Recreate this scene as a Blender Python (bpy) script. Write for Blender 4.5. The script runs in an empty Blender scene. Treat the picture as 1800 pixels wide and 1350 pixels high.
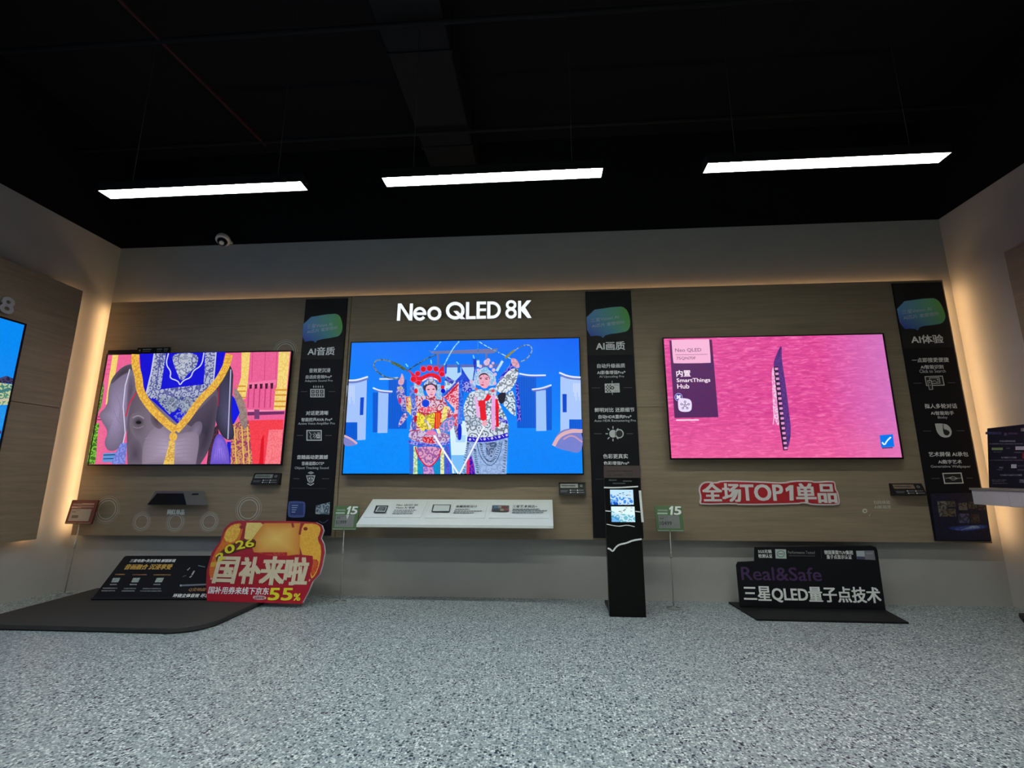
import bpy, math, random
from mathutils import Vector, Matrix
random.seed(7)
sc = bpy.context.scene
COL = sc.collection
V = Vector

# ------------------------------------------------------------------ camera, world, exposure
F_PX, YAW, PITCH = 830.95, -0.0704, 0.1971
CAM = V((0.3229, -3.7592, 0.8938))
cam_d = bpy.data.cameras.new('camera')
cam = bpy.data.objects.new('camera', cam_d)
COL.objects.link(cam)
cam_d.sensor_width = 36.0
cam_d.lens = F_PX * 36.0 / 1800.0
cam_d.clip_start = 0.05
FW = V((math.sin(YAW) * math.cos(PITCH), math.cos(YAW) * math.cos(PITCH), math.sin(PITCH)))
RT = V((math.cos(YAW), -math.sin(YAW), 0))
UP = RT.cross(FW)
m = Matrix((RT, UP, -FW)).transposed().to_4x4()
m.translation = CAM
cam.matrix_world = m
sc.camera = cam

world = bpy.data.worlds.new('world')
sc.world = world
world.use_nodes = True
world.node_tree.nodes['Background'].inputs[0].default_value = (0.008, 0.009, 0.010, 1)
world.node_tree.nodes['Background'].inputs[1].default_value = 1.0
sc.view_settings.view_transform = 'Standard'
sc.view_settings.look = 'None'
sc.view_settings.exposure = 0.0
sc.view_settings.gamma = 1.0
sc.view_settings.use_curve_mapping = False
LAMP_POWER = 64.0        # radiance of the pendant diffusers
LED_POWER = 28.0         # radiance of the hidden warm strips

# ------------------------------------------------------------------ helpers
def c(r, g, b):
    f = lambda v: (v / 255 / 12.92) if v / 255 <= 0.04045 else ((v / 255 + 0.055) / 1.055) ** 2.4
    return (f(r), f(g), f(b), 1.0)

def ray(u, v):
    return FW + RT * ((u - 900) / F_PX) + UP * ((675 - v) / F_PX)

class Frame:
    """A flat working plane in the room: origin, in-plane axes, outward normal."""
    def __init__(s, o, ex, ey):
        s.o = V(o); s.ex = V(ex).normalized(); s.ey = V(ey).normalized(); s.n = s.ex.cross(s.ey).normalized()
    def l(s, u, v, h=0.0):                 # photo measurement -> coordinates on the plane
        d = ray(u, v); t = ((s.o + s.n * h) - CAM).dot(s.n) / d.dot(s.n); q = CAM + d * t - s.o
        return (q.dot(s.ex), q.dot(s.ey))
    def p(s, a, b, h=0.0):
        return s.o + s.ex * a + s.ey * b + s.n * h

def wall(y): return Frame((0, y, 0), (1, 0, 0), (0, 0, 1))

ORG = {}
def newobj(name, me, parent=None, org=None):
    o = bpy.data.objects.new(name, me)
    COL.objects.link(o)
    if parent is not None:
        o.parent = parent; ORG[o.name] = ORG[parent.name]
    else:
        o.location = org or (0, 0, 0); ORG[o.name] = V(org or (0, 0, 0))
    return o

def tag(o, label=None, cat=None, group=None, kind=None):
    if label: o['label'] = label
    if cat: o['category'] = cat
    if group: o['group'] = group
    if kind: o['kind'] = kind
    return o

def thing(name, loc, label, cat, group=None):
    return tag(newobj(name, None, None, V(loc)), label, cat, group)

def mesh(name, verts, faces, mat, parent=None, org=None, smooth=False, cols=None, cols2=None):
    verts = [V(q) for q in verts]
    if parent is not None: og = ORG[parent.name]
    elif org is not None: og = V(org)
    else:
        og = V(((min(q.x for q in verts) + max(q.x for q in verts)) / 2, (min(q.y for q in verts) + max(q.y for q in verts)) / 2, min(q.z for q in verts)))
    me = bpy.data.meshes.new(name)
    me.from_pydata([q - og for q in verts], [], faces)
    if cols is not None:
        for nm, cc in (('col', cols), ('col2', cols2)):
            at = me.color_attributes.new(nm, 'FLOAT_COLOR', 'POINT')
            for i, k in enumerate(cc): at.data[i].color = k
    if smooth:
        for f in me.polygons: f.use_smooth = True
    me.materials.append(mat)
    me.update()
    return newobj(name, me, parent, og)

def boxv(x0, x1, y0, y1, z0, z1):
    v = [(x, y, z) for z in (z0, z1) for y in (y0, y1) for x in (x0, x1)]
    f = [(0, 2, 3, 1), (4, 5, 7, 6), (0, 1, 5, 4), (2, 6, 7, 3), (0, 4, 6, 2), (1, 3, 7, 5)]
    return v, f

def bevel(o, w, seg=2):
    b = o.modifiers.new('bevel', 'BEVEL'); b.width = w; b.segments = seg; b.limit_method = 'ANGLE'
    return o

def box(name, x0, x1, y0, y1, z0, z1, mat, parent=None, bw=0):
    v, f = boxv(x0, x1, y0, y1, z0, z1)
    o = mesh(name, v, f, mat, parent)
    if bw: bevel(o, bw)
    return o

def slab(name, fr, poly, h0, h1, mat, parent=None, org=None):
    """A polygon on a frame extruded from height h0 to h1 along the normal."""
    n = len(poly)
    area = sum(poly[i][0] * poly[(i + 1) % n][1] - poly[(i + 1) % n][0] * poly[i][1] for i in range(n))
    if area < 0: poly = poly[::-1]
    v = [fr.p(a, b, h0) for a, b in poly] + [fr.p(a, b, h1) for a, b in poly]
    f = [tuple(range(n))[::-1], tuple(range(n, 2 * n))] + [(i, (i + 1) % n, n + (i + 1) % n, n + i) for i in range(n)]
    return mesh(name, v, f, mat, parent, org)

def tube(name, a, b, r, mat, parent=None, n=10, r2=None, smooth=True):
    a = V(a); b = V(b); d = (b - a).normalized()
    e = d.orthogonal().normalized(); g = d.cross(e); r2 = r if r2 is None else r2
    v = [a + (e * math.cos(t) + g * math.sin(t)) * r for t in [2 * math.pi * i / n for i in range(n)]]
    v += [b + (e * math.cos(t) + g * math.sin(t)) * r2 for t in [2 * math.pi * i / n for i in range(n)]]
    f = [(i, (i + 1) % n, n + (i + 1) % n, n + i) for i in range(n)] + [tuple(range(n))[::-1], tuple(range(n, 2 * n))]
    o = mesh(name, v, f, mat, parent)
    if smooth:
        for q in o.data.polygons:
            if len(q.vertices) == 4: q.use_smooth = True
    return o

def lathe(name, o3, axis, prof, mat, parent=None, n=24):
    d = V(axis).normalized(); e = d.orthogonal().normalized(); g = d.cross(e); o3 = V(o3)
    v = []; f = []
    for r, h in prof:
        v += [o3 + d * h + (e * math.cos(2 * math.pi * i / n) + g * math.sin(2 * math.pi * i / n)) * max(r, 1e-5) for i in range(n)]
    for k in range(len(prof) - 1):
        f += [(k * n + i, k * n + (i + 1) % n, (k + 1) * n + (i + 1) % n, (k + 1) * n + i) for i in range(n)]
    f += [tuple(range(n))[::-1], tuple(range((len(prof) - 1) * n, len(prof) * n))]
    return mesh(name, v, f, mat, parent, smooth=True)

# ---- 2-D shapes
def rect(x0, y0, x1, y1): return [(x0, y0), (x1, y0), (x1, y1), (x0, y1)]
def rrect(x0, y0, x1, y1, r, n=5):
    out = []
    for cx, cy, a in ((x1 - r, y1 - r, 0), (x0 + r, y1 - r, 90), (x0 + r, y0 + r, 180), (x1 - r, y0 + r, 270)):
        out += [(cx + r * math.cos(math.radians(a + 90 * i / n)), cy + r * math.sin(math.radians(a + 90 * i / n))) for i in range(n + 1)]
    return out
def ell(cx, cy, rx, ry=None, n=20, a0=0.0):
    ry = rx if ry is None else ry
    return [(cx + rx * math.cos(a0 + 2 * math.pi * i / n), cy + ry * math.sin(a0 + 2 * math.pi * i / n)) for i in range(n)]
def smoothp(pts, it=2, closed=True):
    for _ in range(it):
        q = []
        n = len(pts)
        for i in range(n if closed else n - 1):
            a, b = pts[i], pts[(i + 1) % n]
            q += [(a[0] * .75 + b[0] * .25, a[1] * .75 + b[1] * .25), (a[0] * .25 + b[0] * .75, a[1] * .25 + b[1] * .75)]
        if not closed: q = [pts[0]] + q + [pts[-1]]
        pts = q
    return pts
def stroke(pts, w, closed=False, w2=None):
    """A ribbon along a polyline, mitred at the bends; list of quads."""
    n = len(pts); L = []; R = []
    for i in range(n):
        a = pts[i - 1] if (i > 0 or closed) else pts[i]
        b = pts[(i + 1) % n] if (i < n - 1 or closed) else pts[i]
        dx, dy = b[0] - a[0], b[1] - a[1]; d = math.hypot(dx, dy) or 1
        ww = w if w2 is None else w + (w2 - w) * i / max(1, n - 1)
        nx, ny = -dy / d * ww / 2, dx / d * ww / 2
        L.append((pts[i][0] + nx, pts[i][1] + ny)); R.append((pts[i][0] - nx, pts[i][1] - ny))
    return [[L[i], L[(i + 1) % n], R[(i + 1) % n], R[i]] for i in range(n if closed else n - 1)]

class Art:
    """Flat print or picture on a frame: coloured shapes a hair above one another, one mesh."""
    def __init__(s, fr, h, tr=None, step=0.00012):
        s.fr = fr; s.h = h; s.tr = tr or (lambda x, y: (x, y)); s.step = step
        s.v = []; s.f = []; s.c1 = []; s.c2 = []
    def loc(s, x, y): return s.fr.l(*s.tr(x, y))
    def raw(s, poly, col, col2=None, k=0.0, cols=None, keep=False):
        """poly in frame coordinates"""
        n0 = len(s.v)
        n = len(poly)
        area = sum(poly[i][0] * poly[(i + 1) % n][1] - poly[(i + 1) % n][0] * poly[i][1] for i in range(n))
        if area < 0:
            poly = poly[::-1]; cols = cols[::-1] if cols else None
        col2 = col2 or col
        s.v += [s.fr.p(a, b, s.h) for a, b in poly]
        s.f.append(tuple(range(n0, n0 + n)))
        s.c1 += ([(*q[:3], k) for q in cols] if cols else [(*col[:3], k)] * n)
        s.c2 += [(*col2[:3], 1)] * n
        if not keep: s.h += s.step
    def add(s, pts, col, col2=None, k=0.0, cols=None, keep=False):
        """pts in the coordinates of the traced detail"""
        s.raw([s.loc(*q) for q in pts], col, col2, k, cols, keep)
    def line(s, pts, w, col, col2=None, k=0.0, closed=False, w2=None):
        for q in stroke(pts, w, closed, w2): s.add(q, col, col2, k, keep=True)
        s.h += s.step
    def grid(s, quad, cs, nx=10, ny=6, col2=None, k=0.0):
        """quad tl,tr,br,bl with corner colours, subdivided for a smooth printed gradient"""
        L = [s.loc(*q) for q in quad]
        def mix(i, j, A):
            a, b = i / nx, j / ny
            return tuple((A[0][t] * (1 - a) + A[1][t] * a) * (1 - b) + (A[3][t] * (1 - a) + A[2][t] * a) * b for t in range(len(A[0])))
        n0 = len(s.v)
        for j in range(ny + 1):
            for i in range(nx + 1):
                a, b = mix(i, j, L); s.v.append(s.fr.p(a, b, s.h))
                s.c1.append((*mix(i, j, cs)[:3], k)); s.c2.append((*(col2 or cs[0])[:3], 1))
        for j in range(ny):
            for i in range(nx):
                q = n0 + j * (nx + 1) + i
                s.f.append((q + nx + 1, q + nx + 2, q + 1, q))
        s.h += s.step
    def soft(s, pts, edge, mid, ctr=None, k=0.0, col2=None, power=1.0):
        """a shape whose colour runs smoothly from its edge to its middle"""
        P = [s.loc(*q) for q in pts]; n = len(P)
        C0 = s.loc(*ctr) if ctr else (sum(q[0] for q in P) / n, sum(q[1] for q in P) / n)
        rs = (1.0, .8, .6, .4, .2); n0 = len(s.v)
        area = sum(P[i][0] * P[(i + 1) % n][1] - P[(i + 1) % n][0] * P[i][1] for i in range(n))
        if area < 0: P = P[::-1]
        for r in rs:
            t_ = (1 - r) ** power
            s.v += [s.fr.p(C0[0] + (q[0] - C0[0]) * r, C0[1] + (q[1] - C0[1]) * r, s.h) for q in P]
            s.c1 += [(*[edge[j] * (1 - t_) + mid[j] * t_ for j in range(3)], k)] * n; s.c2 += [(*(col2 or mid)[:3], 1)] * n
        s.v.append(s.fr.p(C0[0], C0[1], s.h)); s.c1.append((*mid[:3], k)); s.c2.append((*(col2 or mid)[:3], 1))
        for r in range(4): s.f += [(n0 + r * n + i, n0 + r * n + (i + 1) % n, n0 + (r + 1) * n + (i + 1) % n, n0 + (r + 1) * n + i) for i in range(n)]
        s.f += [(n0 + 4 * n + i, n0 + 4 * n + (i + 1) % n, n0 + 5 * n) for i in range(n)]
        s.h += s.step
    def build(s, name, mat, parent):
        o = mesh(name, s.v, s.f, mat, parent, cols=s.c1, cols2=s.c2)
        if name.startswith('printed_'): o['kind'] = 'stuff'
        return o

_txt = {}
def textdata(body, bold, res, extrude=0.0):
    key = (body, bold, res, extrude)
    if key not in _txt:
        cu = bpy.data.curves.new('lettering', 'FONT'); cu.body = body; cu.offset = bold; cu.resolution_u = res; cu.extrude = extrude
        o = bpy.data.objects.new('lettering', cu)
        me = bpy.data.meshes.new_from_object(o)
        vs = [q.co.copy() for q in me.vertices]; fs = [tuple(p.vertices) for p in me.polygons]
        bpy.data.objects.remove(o); bpy.data.curves.remove(cu); bpy.data.meshes.remove(me)
        _txt[key] = (vs, fs)
    return _txt[key]

def text3(name, body, fr, bl, br, tl, h, mat, parent, bold=0.0, res=2):
    """lettering whose box has the given corners (frame coordinates)"""
    vs, fs = textdata(body, 0.0, res)
    x0 = min(q.x for q in vs); x1 = max(q.x for q in vs); y0 = min(q.y for q in vs); y1 = max(q.y for q in vs)
    out = []; f0 = fs; fs = []; d = bold * math.hypot(tl[0] - bl[0], tl[1] - bl[1]) * .9
    for i, (sx, sy) in enumerate(((0, 0), (1, .6), (-1, .6), (1, -.6), (-1, -.6)) if bold > .005 else ((0, 0),)):
        n0 = len(out)
        for q in vs:
            a = (q.x - x0) / (x1 - x0); b = (q.y - y0) / (y1 - y0)
            out.append(fr.p(bl[0] + (br[0] - bl[0]) * a + (tl[0] - bl[0]) * b + sx * d, bl[1] + (br[1] - bl[1]) * a + (tl[1] - bl[1]) * b + sy * d, h + i * .00004))
        fs += [tuple(k + n0 for k in f) for f in f0]
    if fr.n.dot((V(out[fs[0][1]]) - V(out[fs[0][0]])).cross(V(out[fs[0][2]]) - V(out[fs[0][1]]))) < 0:
        fs = [f[::-1] for f in fs]
    return mesh(name, out, fs, mat, parent)

def texth(body, fr, u0, u1, v0, v1, h, mat, parent, bold=0.02, tr=None, name='lettering', res=2):
    """level lettering spanning the measured left, right, top and bottom"""
    tr = tr or (lambda x, y: (x, y)); vm = (v0 + v1) / 2; um = (u0 + u1) / 2
    a0 = fr.l(*tr(u0, vm))[0]; a1 = fr.l(*tr(u1, vm))[0]; b1 = fr.l(*tr(um, v0))[1]; b0 = fr.l(*tr(um, v1))[1]
    return text3(name, body, fr, (a0, b0), (a1, b0), (a0, b1), h, mat, parent, bold, res)

def textq(body, fr, bl, br, tl, h, mat, parent, bold=0.02, tr=None, name='lettering', res=2):
    tr = tr or (lambda x, y: (x, y))
    return text3(name, body, fr, fr.l(*tr(*bl)), fr.l(*tr(*br)), fr.l(*tr(*tl)), h, mat, parent, bold, res)

def crop(ox, oy, k): return lambda x, y: (ox + x / k, oy + y / k)

# ------------------------------------------------------------------ materials
MATS = {}
def nodes(name):
    mt = bpy.data.materials.new(name); mt.use_nodes = True; nt = mt.node_tree
    return mt, nt, nt.nodes['Principled BSDF'], nt.nodes, nt.links

def plain(name, col, rough=0.5, metal=0.0, noise=0.12, scale=40, spec=0.5, bump=0.0):
    """a single-colour surface with slight procedural unevenness"""
    if name in MATS: return MATS[name]
    mt, nt, b, N, L = nodes(name)
    tc = N.new('ShaderNodeTexCoord'); no = N.new('ShaderNodeTexNoise'); no.inputs['Scale'].default_value = scale; no.inputs['Detail'].default_value = 4
    L.new(tc.outputs['Object'], no.inputs['Vector'])
    mx = N.new('ShaderNodeMix'); mx.data_type = 'RGBA'
    mx.inputs['A'].default_value = (*[v * (1 - noise) for v in col[:3]], 1); mx.inputs['B'].default_value = (*[min(1, v * (1 + noise)) for v in col[:3]], 1)
    L.new(no.outputs['Fac'], mx.inputs['Factor']); L.new(mx.outputs['Result'], b.inputs['Base Color'])
    b.inputs['Roughness'].default_value = rough; b.inputs['Metallic'].default_value = metal; b.inputs['Specular IOR Level'].default_value = spec
    if bump:
        bp = N.new('ShaderNodeBump'); bp.inputs['Strength'].default_value = bump; bp.inputs['Distance'].default_value = 0.004
        L.new(no.outputs['Fac'], bp.inputs['Height']); L.new(bp.outputs['Normal'], b.inputs['Normal'])
    MATS[name] = mt
    return mt

def glow(name, col, strength):
    if name in MATS: return MATS[name]
    mt, nt, b, N, L = nodes(name)
    b.inputs['Base Color'].default_value = (0.02, 0.02, 0.02, 1); b.inputs['Emission Color'].default_value = col; b.inputs['Emission Strength'].default_value = strength
    MATS[name] = mt
    return mt

def attr_mat(name, emit, scale=44.0, rough=0.5):
    """picture or print: colours carried by the shapes, fine procedural pattern where a shape asks for it"""
    mt, nt, b, N, L = nodes(name)
    a1 = N.new('ShaderNodeVertexColor'); a1.layer_name = 'col'; a2 = N.new('ShaderNodeVertexColor'); a2.layer_name = 'col2'
    tc = N.new('ShaderNodeTexCoord')
    no = N.new('ShaderNodeTexNoise'); no.inputs['Scale'].default_value = scale; no.inputs['Detail'].default_value = 3; no.inputs['Roughness'].default_value = 0.65; no.inputs['Distortion'].default_value = 1.2
    L.new(tc.outputs['Object'], no.inputs['Vector'])
    vm = N.new('ShaderNodeVectorMath'); vm.operation = 'MULTIPLY_ADD'; vm.inputs[1].default_value = (0.02, 0.02, 0.02)
    L.new(no.outputs['Color'], vm.inputs[0]); L.new(tc.outputs['Object'], vm.inputs[2])
    vo = N.new('ShaderNodeTexVoronoi'); vo.inputs['Scale'].default_value = scale * 0.62; L.new(vm.outputs['Vector'], vo.inputs['Vector'])
    sn = N.new('ShaderNodeMath'); sn.operation = 'SINE'; ml = N.new('ShaderNodeMath'); ml.operation = 'MULTIPLY'; ml.inputs[1].default_value = 13.0
    L.new(vo.outputs['Distance'], ml.inputs[0]); L.new(ml.outputs[0], sn.inputs[0])
    rp = N.new('ShaderNodeMapRange'); rp.inputs['From Min'].default_value = -0.05; rp.inputs['From Max'].default_value = 0.5
    L.new(sn.outputs[0], rp.inputs['Value'])
    mu = N.new('ShaderNodeMath'); mu.operation = 'MULTIPLY'
    L.new(rp.outputs['Result'], mu.inputs[0]); L.new(a1.outputs['Alpha'], mu.inputs[1])
    mx = N.new('ShaderNodeMix'); mx.data_type = 'RGBA'
    L.new(mu.outputs[0], mx.inputs['Factor']); L.new(a1.outputs['Color'], mx.inputs['A']); L.new(a2.outputs['Color'], mx.inputs['B'])
    if emit:
        b.inputs['Base Color'].default_value = (0.004, 0.004, 0.004, 1); b.inputs['Roughness'].default_value = 0.35; b.inputs['Specular IOR Level'].default_value = 0.2
        L.new(mx.outputs['Result'], b.inputs['Emission Color']); b.inputs['Emission Strength'].default_value = 1.0
    else:
        L.new(mx.outputs['Result'], b.inputs['Base Color']); b.inputs['Roughness'].default_value = rough
    MATS[name] = mt
    return mt

def wood_mat(name, c0, c1, axis):
    mt, nt, b, N, L = nodes(name)
    tc = N.new('ShaderNodeTexCoord'); mp = N.new('ShaderNodeMapping')
    mp.inputs['Scale'].default_value = (1.1, 1.1, 22.0)
    no = N.new('ShaderNodeTexNoise'); no.inputs['Scale'].default_value = 1.6; no.inputs['Detail'].default_value = 6; no.inputs['Roughness'].default_value = 0.65; no.inputs['Distortion'].default_value = 0.4
    n2 = N.new('ShaderNodeTexNoise'); n2.inputs['Scale'].default_value = 9.0; n2.inputs['Detail'].default_value = 5
    L.new(tc.outputs['Object'], mp.inputs['Vector']); L.new(mp.outputs['Vector'], no.inputs['Vector']); L.new(mp.outputs['Vector'], n2.inputs['Vector'])
    ad = N.new('ShaderNodeMath'); ad.operation = 'MULTIPLY_ADD'; ad.inputs[1].default_value = 0.35
    L.new(n2.outputs['Fac'], ad.inputs[0]); L.new(no.outputs['Fac'], ad.inputs[2])
    rp = N.new('ShaderNodeValToRGB'); e = rp.color_ramp.elements
    e[0].position = 0.45; e[0].color = c0; e[1].position = 0.9; e[1].color = c1
    L.new(ad.outputs[0], rp.inputs['Fac']); L.new(rp.outputs['Color'], b.inputs['Base Color'])
    b.inputs['Roughness'].default_value = 0.62; b.inputs['Specular IOR Level'].default_value = 0.3
    MATS[name] = mt
    return mt

def terrazzo():
    mt, nt, b, N, L = nodes('terrazzo')
    tc = N.new('ShaderNodeTexCoord')
    # dark and pale chips of several sizes in a light cement
    def chips(scale, thr, colr, src, seed, size):
        mp = N.new('ShaderNodeMapping'); mp.inputs['Location'].default_value = (seed, seed * 1.7, 0); L.new(tc.outputs['Object'], mp.inputs['Vector'])
        nz = N.new('ShaderNodeTexNoise'); nz.inputs['Scale'].default_value = scale * 1.5; nz.inputs['Detail'].default_value = 1; L.new(mp.outputs['Vector'], nz.inputs['Vector'])
        vm = N.new('ShaderNodeVectorMath'); vm.operation = 'MULTIPLY_ADD'; vm.inputs[1].default_value = (0.45 / scale,) * 3
        L.new(nz.outputs['Color'], vm.inputs[0]); L.new(mp.outputs['Vector'], vm.inputs[2])
        vo = N.new('ShaderNodeTexVoronoi'); vo.inputs['Scale'].default_value = scale; L.new(vm.outputs['Vector'], vo.inputs['Vector'])
        sp = N.new('ShaderNodeSeparateColor'); L.new(vo.outputs['Color'], sp.inputs['Color'])
        lt = N.new('ShaderNodeMath'); lt.operation = 'LESS_THAN'; lt.inputs[1].default_value = thr; L.new(sp.outputs['Red'], lt.inputs[0])
        ds = N.new('ShaderNodeMath'); ds.operation = 'LESS_THAN'; ds.inputs[1].default_value = size; L.new(vo.outputs['Distance'], ds.inputs[0])
        mu = N.new('ShaderNodeMath'); mu.operation = 'MULTIPLY'; L.new(lt.outputs[0], mu.inputs[0]); L.new(ds.outputs[0], mu.inputs[1])
        mx = N.new('ShaderNodeMix'); mx.data_type = 'RGBA'; L.new(mu.outputs[0], mx.inputs['Factor'])
        if isinstance(src, tuple): mx.inputs['A'].default_value = src
        else: L.new(src, mx.inputs['A'])
        mx.inputs['B'].default_value = colr
        return mx.outputs['Result']
    o = chips(125, 0.42, c(174, 184, 184), c(134, 145, 148), 3.1, 0.6)
    o = chips(92, 0.30, c(206, 214, 212), o, 7.7, 0.44)
    o = chips(112, 0.36, c(86, 98, 104), o, 13.3, 0.43)
    o = chips(76, 0.30, c(58, 70, 79), o, 21.9, 0.38)
    o = chips(54, 0.18, c(28, 38, 48), o, 33.4, 0.34)
    L.new(o, b.inputs['Base Color'])
    b.inputs['Roughness'].default_value = 0.42; b.inputs['Specular IOR Level'].default_value = 0.35
    MATS['terrazzo'] = mt
    return mt

def water_mat():
    mt, nt, b, N, L = nodes('pink_water_picture')
    tc = N.new('ShaderNodeTexCoord')
    sx = N.new('ShaderNodeSeparateXYZ'); L.new(tc.outputs['Object'], sx.inputs['Vector'])
    mp = N.new('ShaderNodeMapping'); mp.inputs['Scale'].default_value = (9, 1, 40); mp.inputs['Rotation'].default_value = (0, 0.22, 0); L.new(tc.outputs['Object'], mp.inputs['Vector'])
    no = N.new('ShaderNodeTexNoise'); no.inputs['Scale'].default_value = 1.5; no.inputs['Detail'].default_value = 5; no.inputs['Distortion'].default_value = 0.9; L.new(mp.outputs['Vector'], no.inputs['Vector'])
    r1 = N.new('ShaderNodeValToRGB'); e = r1.color_ramp.elements
    e[0].position = 0.34; e[0].color = c(208, 64, 142); e[1].position = 0.72; e[1].color = c(246, 118, 184)
    k = e.new(0.52); k.color = c(228, 78, 154)
    L.new(no.outputs['Fac'], r1.inputs['Fac'])
    # lilac towards the right edge, warmer along the bottom: colours of the picture itself
    n2 = N.new('ShaderNodeTexNoise'); n2.inputs['Scale'].default_value = 2.2; L.new(tc.outputs['Object'], n2.inputs['Vector'])
    mr = N.new('ShaderNodeMapRange'); mr.inputs['From Min'].default_value = 0.35; mr.inputs['From Max'].default_value = 0.95; mr.inputs['To Max'].default_value = 0.85
    L.new(sx.outputs['X'], mr.inputs['Value'])
    m1 = N.new('ShaderNodeMix'); m1.data_type = 'RGBA'; m1.inputs['B'].default_value = c(206, 128, 206)
    L.new(mr.outputs['Result'], m1.inputs['Factor']); L.new(r1.outputs['Color'], m1.inputs['A'])
    mz = N.new('ShaderNodeMapRange'); mz.inputs['From Min'].default_value = 0.35; mz.inputs['From Max'].default_value = 0.0; mz.inputs['To Max'].default_value = 0.35
    L.new(sx.outputs['Z'], mz.inputs['Value'])
    m2 = N.new('ShaderNodeMix'); m2.data_type = 'RGBA'; m2.inputs['B'].default_value = c(255, 120, 165)
    L.new(mz.outputs['Result'], m2.inputs['Factor']); L.new(m1.outputs['Result'], m2.inputs['A'])
    b.inputs['Base Color'].default_value = (0.004, 0.004, 0.004, 1); b.inputs['Roughness'].default_value = 0.35; b.inputs['Specular IOR Level'].default_value = 0.2
    L.new(m2.outputs['Result'], b.inputs['Emission Color']); b.inputs['Emission Strength'].default_value = 1.0
    MATS['water'] = mt
    return mt

M_PLASTER = plain('grey_plaster', (0.36, 0.345, 0.325, 1), 0.85, noise=0.06, scale=7, bump=0.15)
M_BLACKWALL = plain('black_paint', (0.006, 0.006, 0.007, 1), 0.9, noise=0.2, scale=5, spec=0.1)
M_CEIL = plain('ceiling_black', (0.007, 0.007, 0.008, 1), 0.9, noise=0.2, scale=5, spec=0.1)
M_WOOD = wood_mat('taupe_wood', (0.192, 0.143, 0.092, 1), (0.270, 0.207, 0.140, 1), 0)
M_FLOOR = terrazzo()
M_BLACK = plain('satin_black', (0.008, 0.008, 0.009, 1), 0.5, noise=0.1, spec=0.25)
M_BOARD = plain('board_black', (0.007, 0.007, 0.010, 1), 0.6, noise=0.1, spec=0.15)
M_BOARD2 = plain('board_charcoal', (0.018, 0.017, 0.018, 1), 0.6, noise=0.15, spec=0.15)
M_GLOSS = plain('gloss_black', (0.004, 0.004, 0.004, 1), 0.3, noise=0.05, spec=0.15)
M_MAT = plain('platform_charcoal', (0.024, 0.023, 0.022, 1), 0.8, noise=0.2, scale=60)
M_WHITE = plain('white_acrylic', (0.72, 0.76, 0.73, 1), 0.4, noise=0.03)
M_INKW = plain('white_ink', (0.86, 0.86, 0.84, 1), 0.6, noise=0.04)
M_INKG = plain('grey_ink', (0.30, 0.30, 0.29, 1), 0.6, noise=0.06)
M_INKD = plain('dark_ink', (0.02, 0.025, 0.03, 1), 0.6, noise=0.1)
M_GOLD = plain('gold_ink', (0.55, 0.33, 0.06, 1), 0.5, noise=0.1)
M_METAL = plain('brushed_metal', (0.45, 0.44, 0.42, 1), 0.35, metal=0.9)
M_HOUSE = plain('lamp_housing', (0.006, 0.006, 0.007, 1), 0.6, spec=.2)
M_REFL = plain('white_reflector', (.82, .85, .83, 1), .5, noise=.02)
M_CABLE = plain('steel_cable', (0.04, 0.04, 0.04, 1), 0.5, metal=0.3)
M_LAMP = glow('lamp_diffuser', (0.93, 1.0, 0.955, 1), LAMP_POWER)
M_LED = glow('warm_led', (1.0, 0.60, 0.28, 1), LED_POWER)
M_LED2 = glow('warm_led_bright', (1.0, 0.60, 0.27, 1), LED_POWER * 0.55)
M_SIGN = glow('lit_letter', (0.93, 0.97, 1.0, 1), 1.0)
M_PIC = attr_mat('screen_picture', True)
M_PRINT = attr_mat('printed_sheet', False, 45.0)
M_WATER = water_mat()

# ------------------------------------------------------------------ the setting
XL, XR, YW, YB = -3.631, 3.619, 0.08, -7.4          # plaster walls
ZG, ZC = 3.012, 3.95                                # top of grey plaster, black ceiling
CL0, CL1, SEAM = 0.440, 2.444, 1.445                # wood cladding: bottom, top, level joint

def struct(o): o['kind'] = 'structure'; return o
struct(box('floor', XL - .1, XR + .1, YB - .1, YW + .1, -0.06, 0.0, M_FLOOR))
struct(box('ceiling', XL - .1, XR + .1, YB - .1, YW + .1, ZC, ZC + .06, M_CEIL))
wall_back = struct(box('wall_back', XL - .1, XR + .1, YW, YW + .1, 0, ZG, M_PLASTER))
wall_left = struct(box('wall_left', XL - .1, XL, YB, YW, 0, ZG, M_PLASTER))
wall_right = struct(box('wall_right', XR, XR + .1, YB, YW, 0, ZG, M_PLASTER))
struct(box('wall_front', XL - .1, XR + .1, YB - .1, YB, 0, ZG, M_PLASTER))
struct(box('wall_upper_back', XL - .1, XR + .1, YW, YW + .1, ZG, ZC, M_BLACKWALL))
struct(box('wall_upper_left', XL - .1, XL, YB, YW, ZG, ZC, M_BLACKWALL))
struct(box('wall_upper_right', XR, XR + .1, YB, YW, ZG, ZC, M_BLACKWALL))
struct(box('wall_upper_front', XL - .1, XR + .1, YB - .1, YB, ZG, ZC, M_BLACKWALL))

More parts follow.
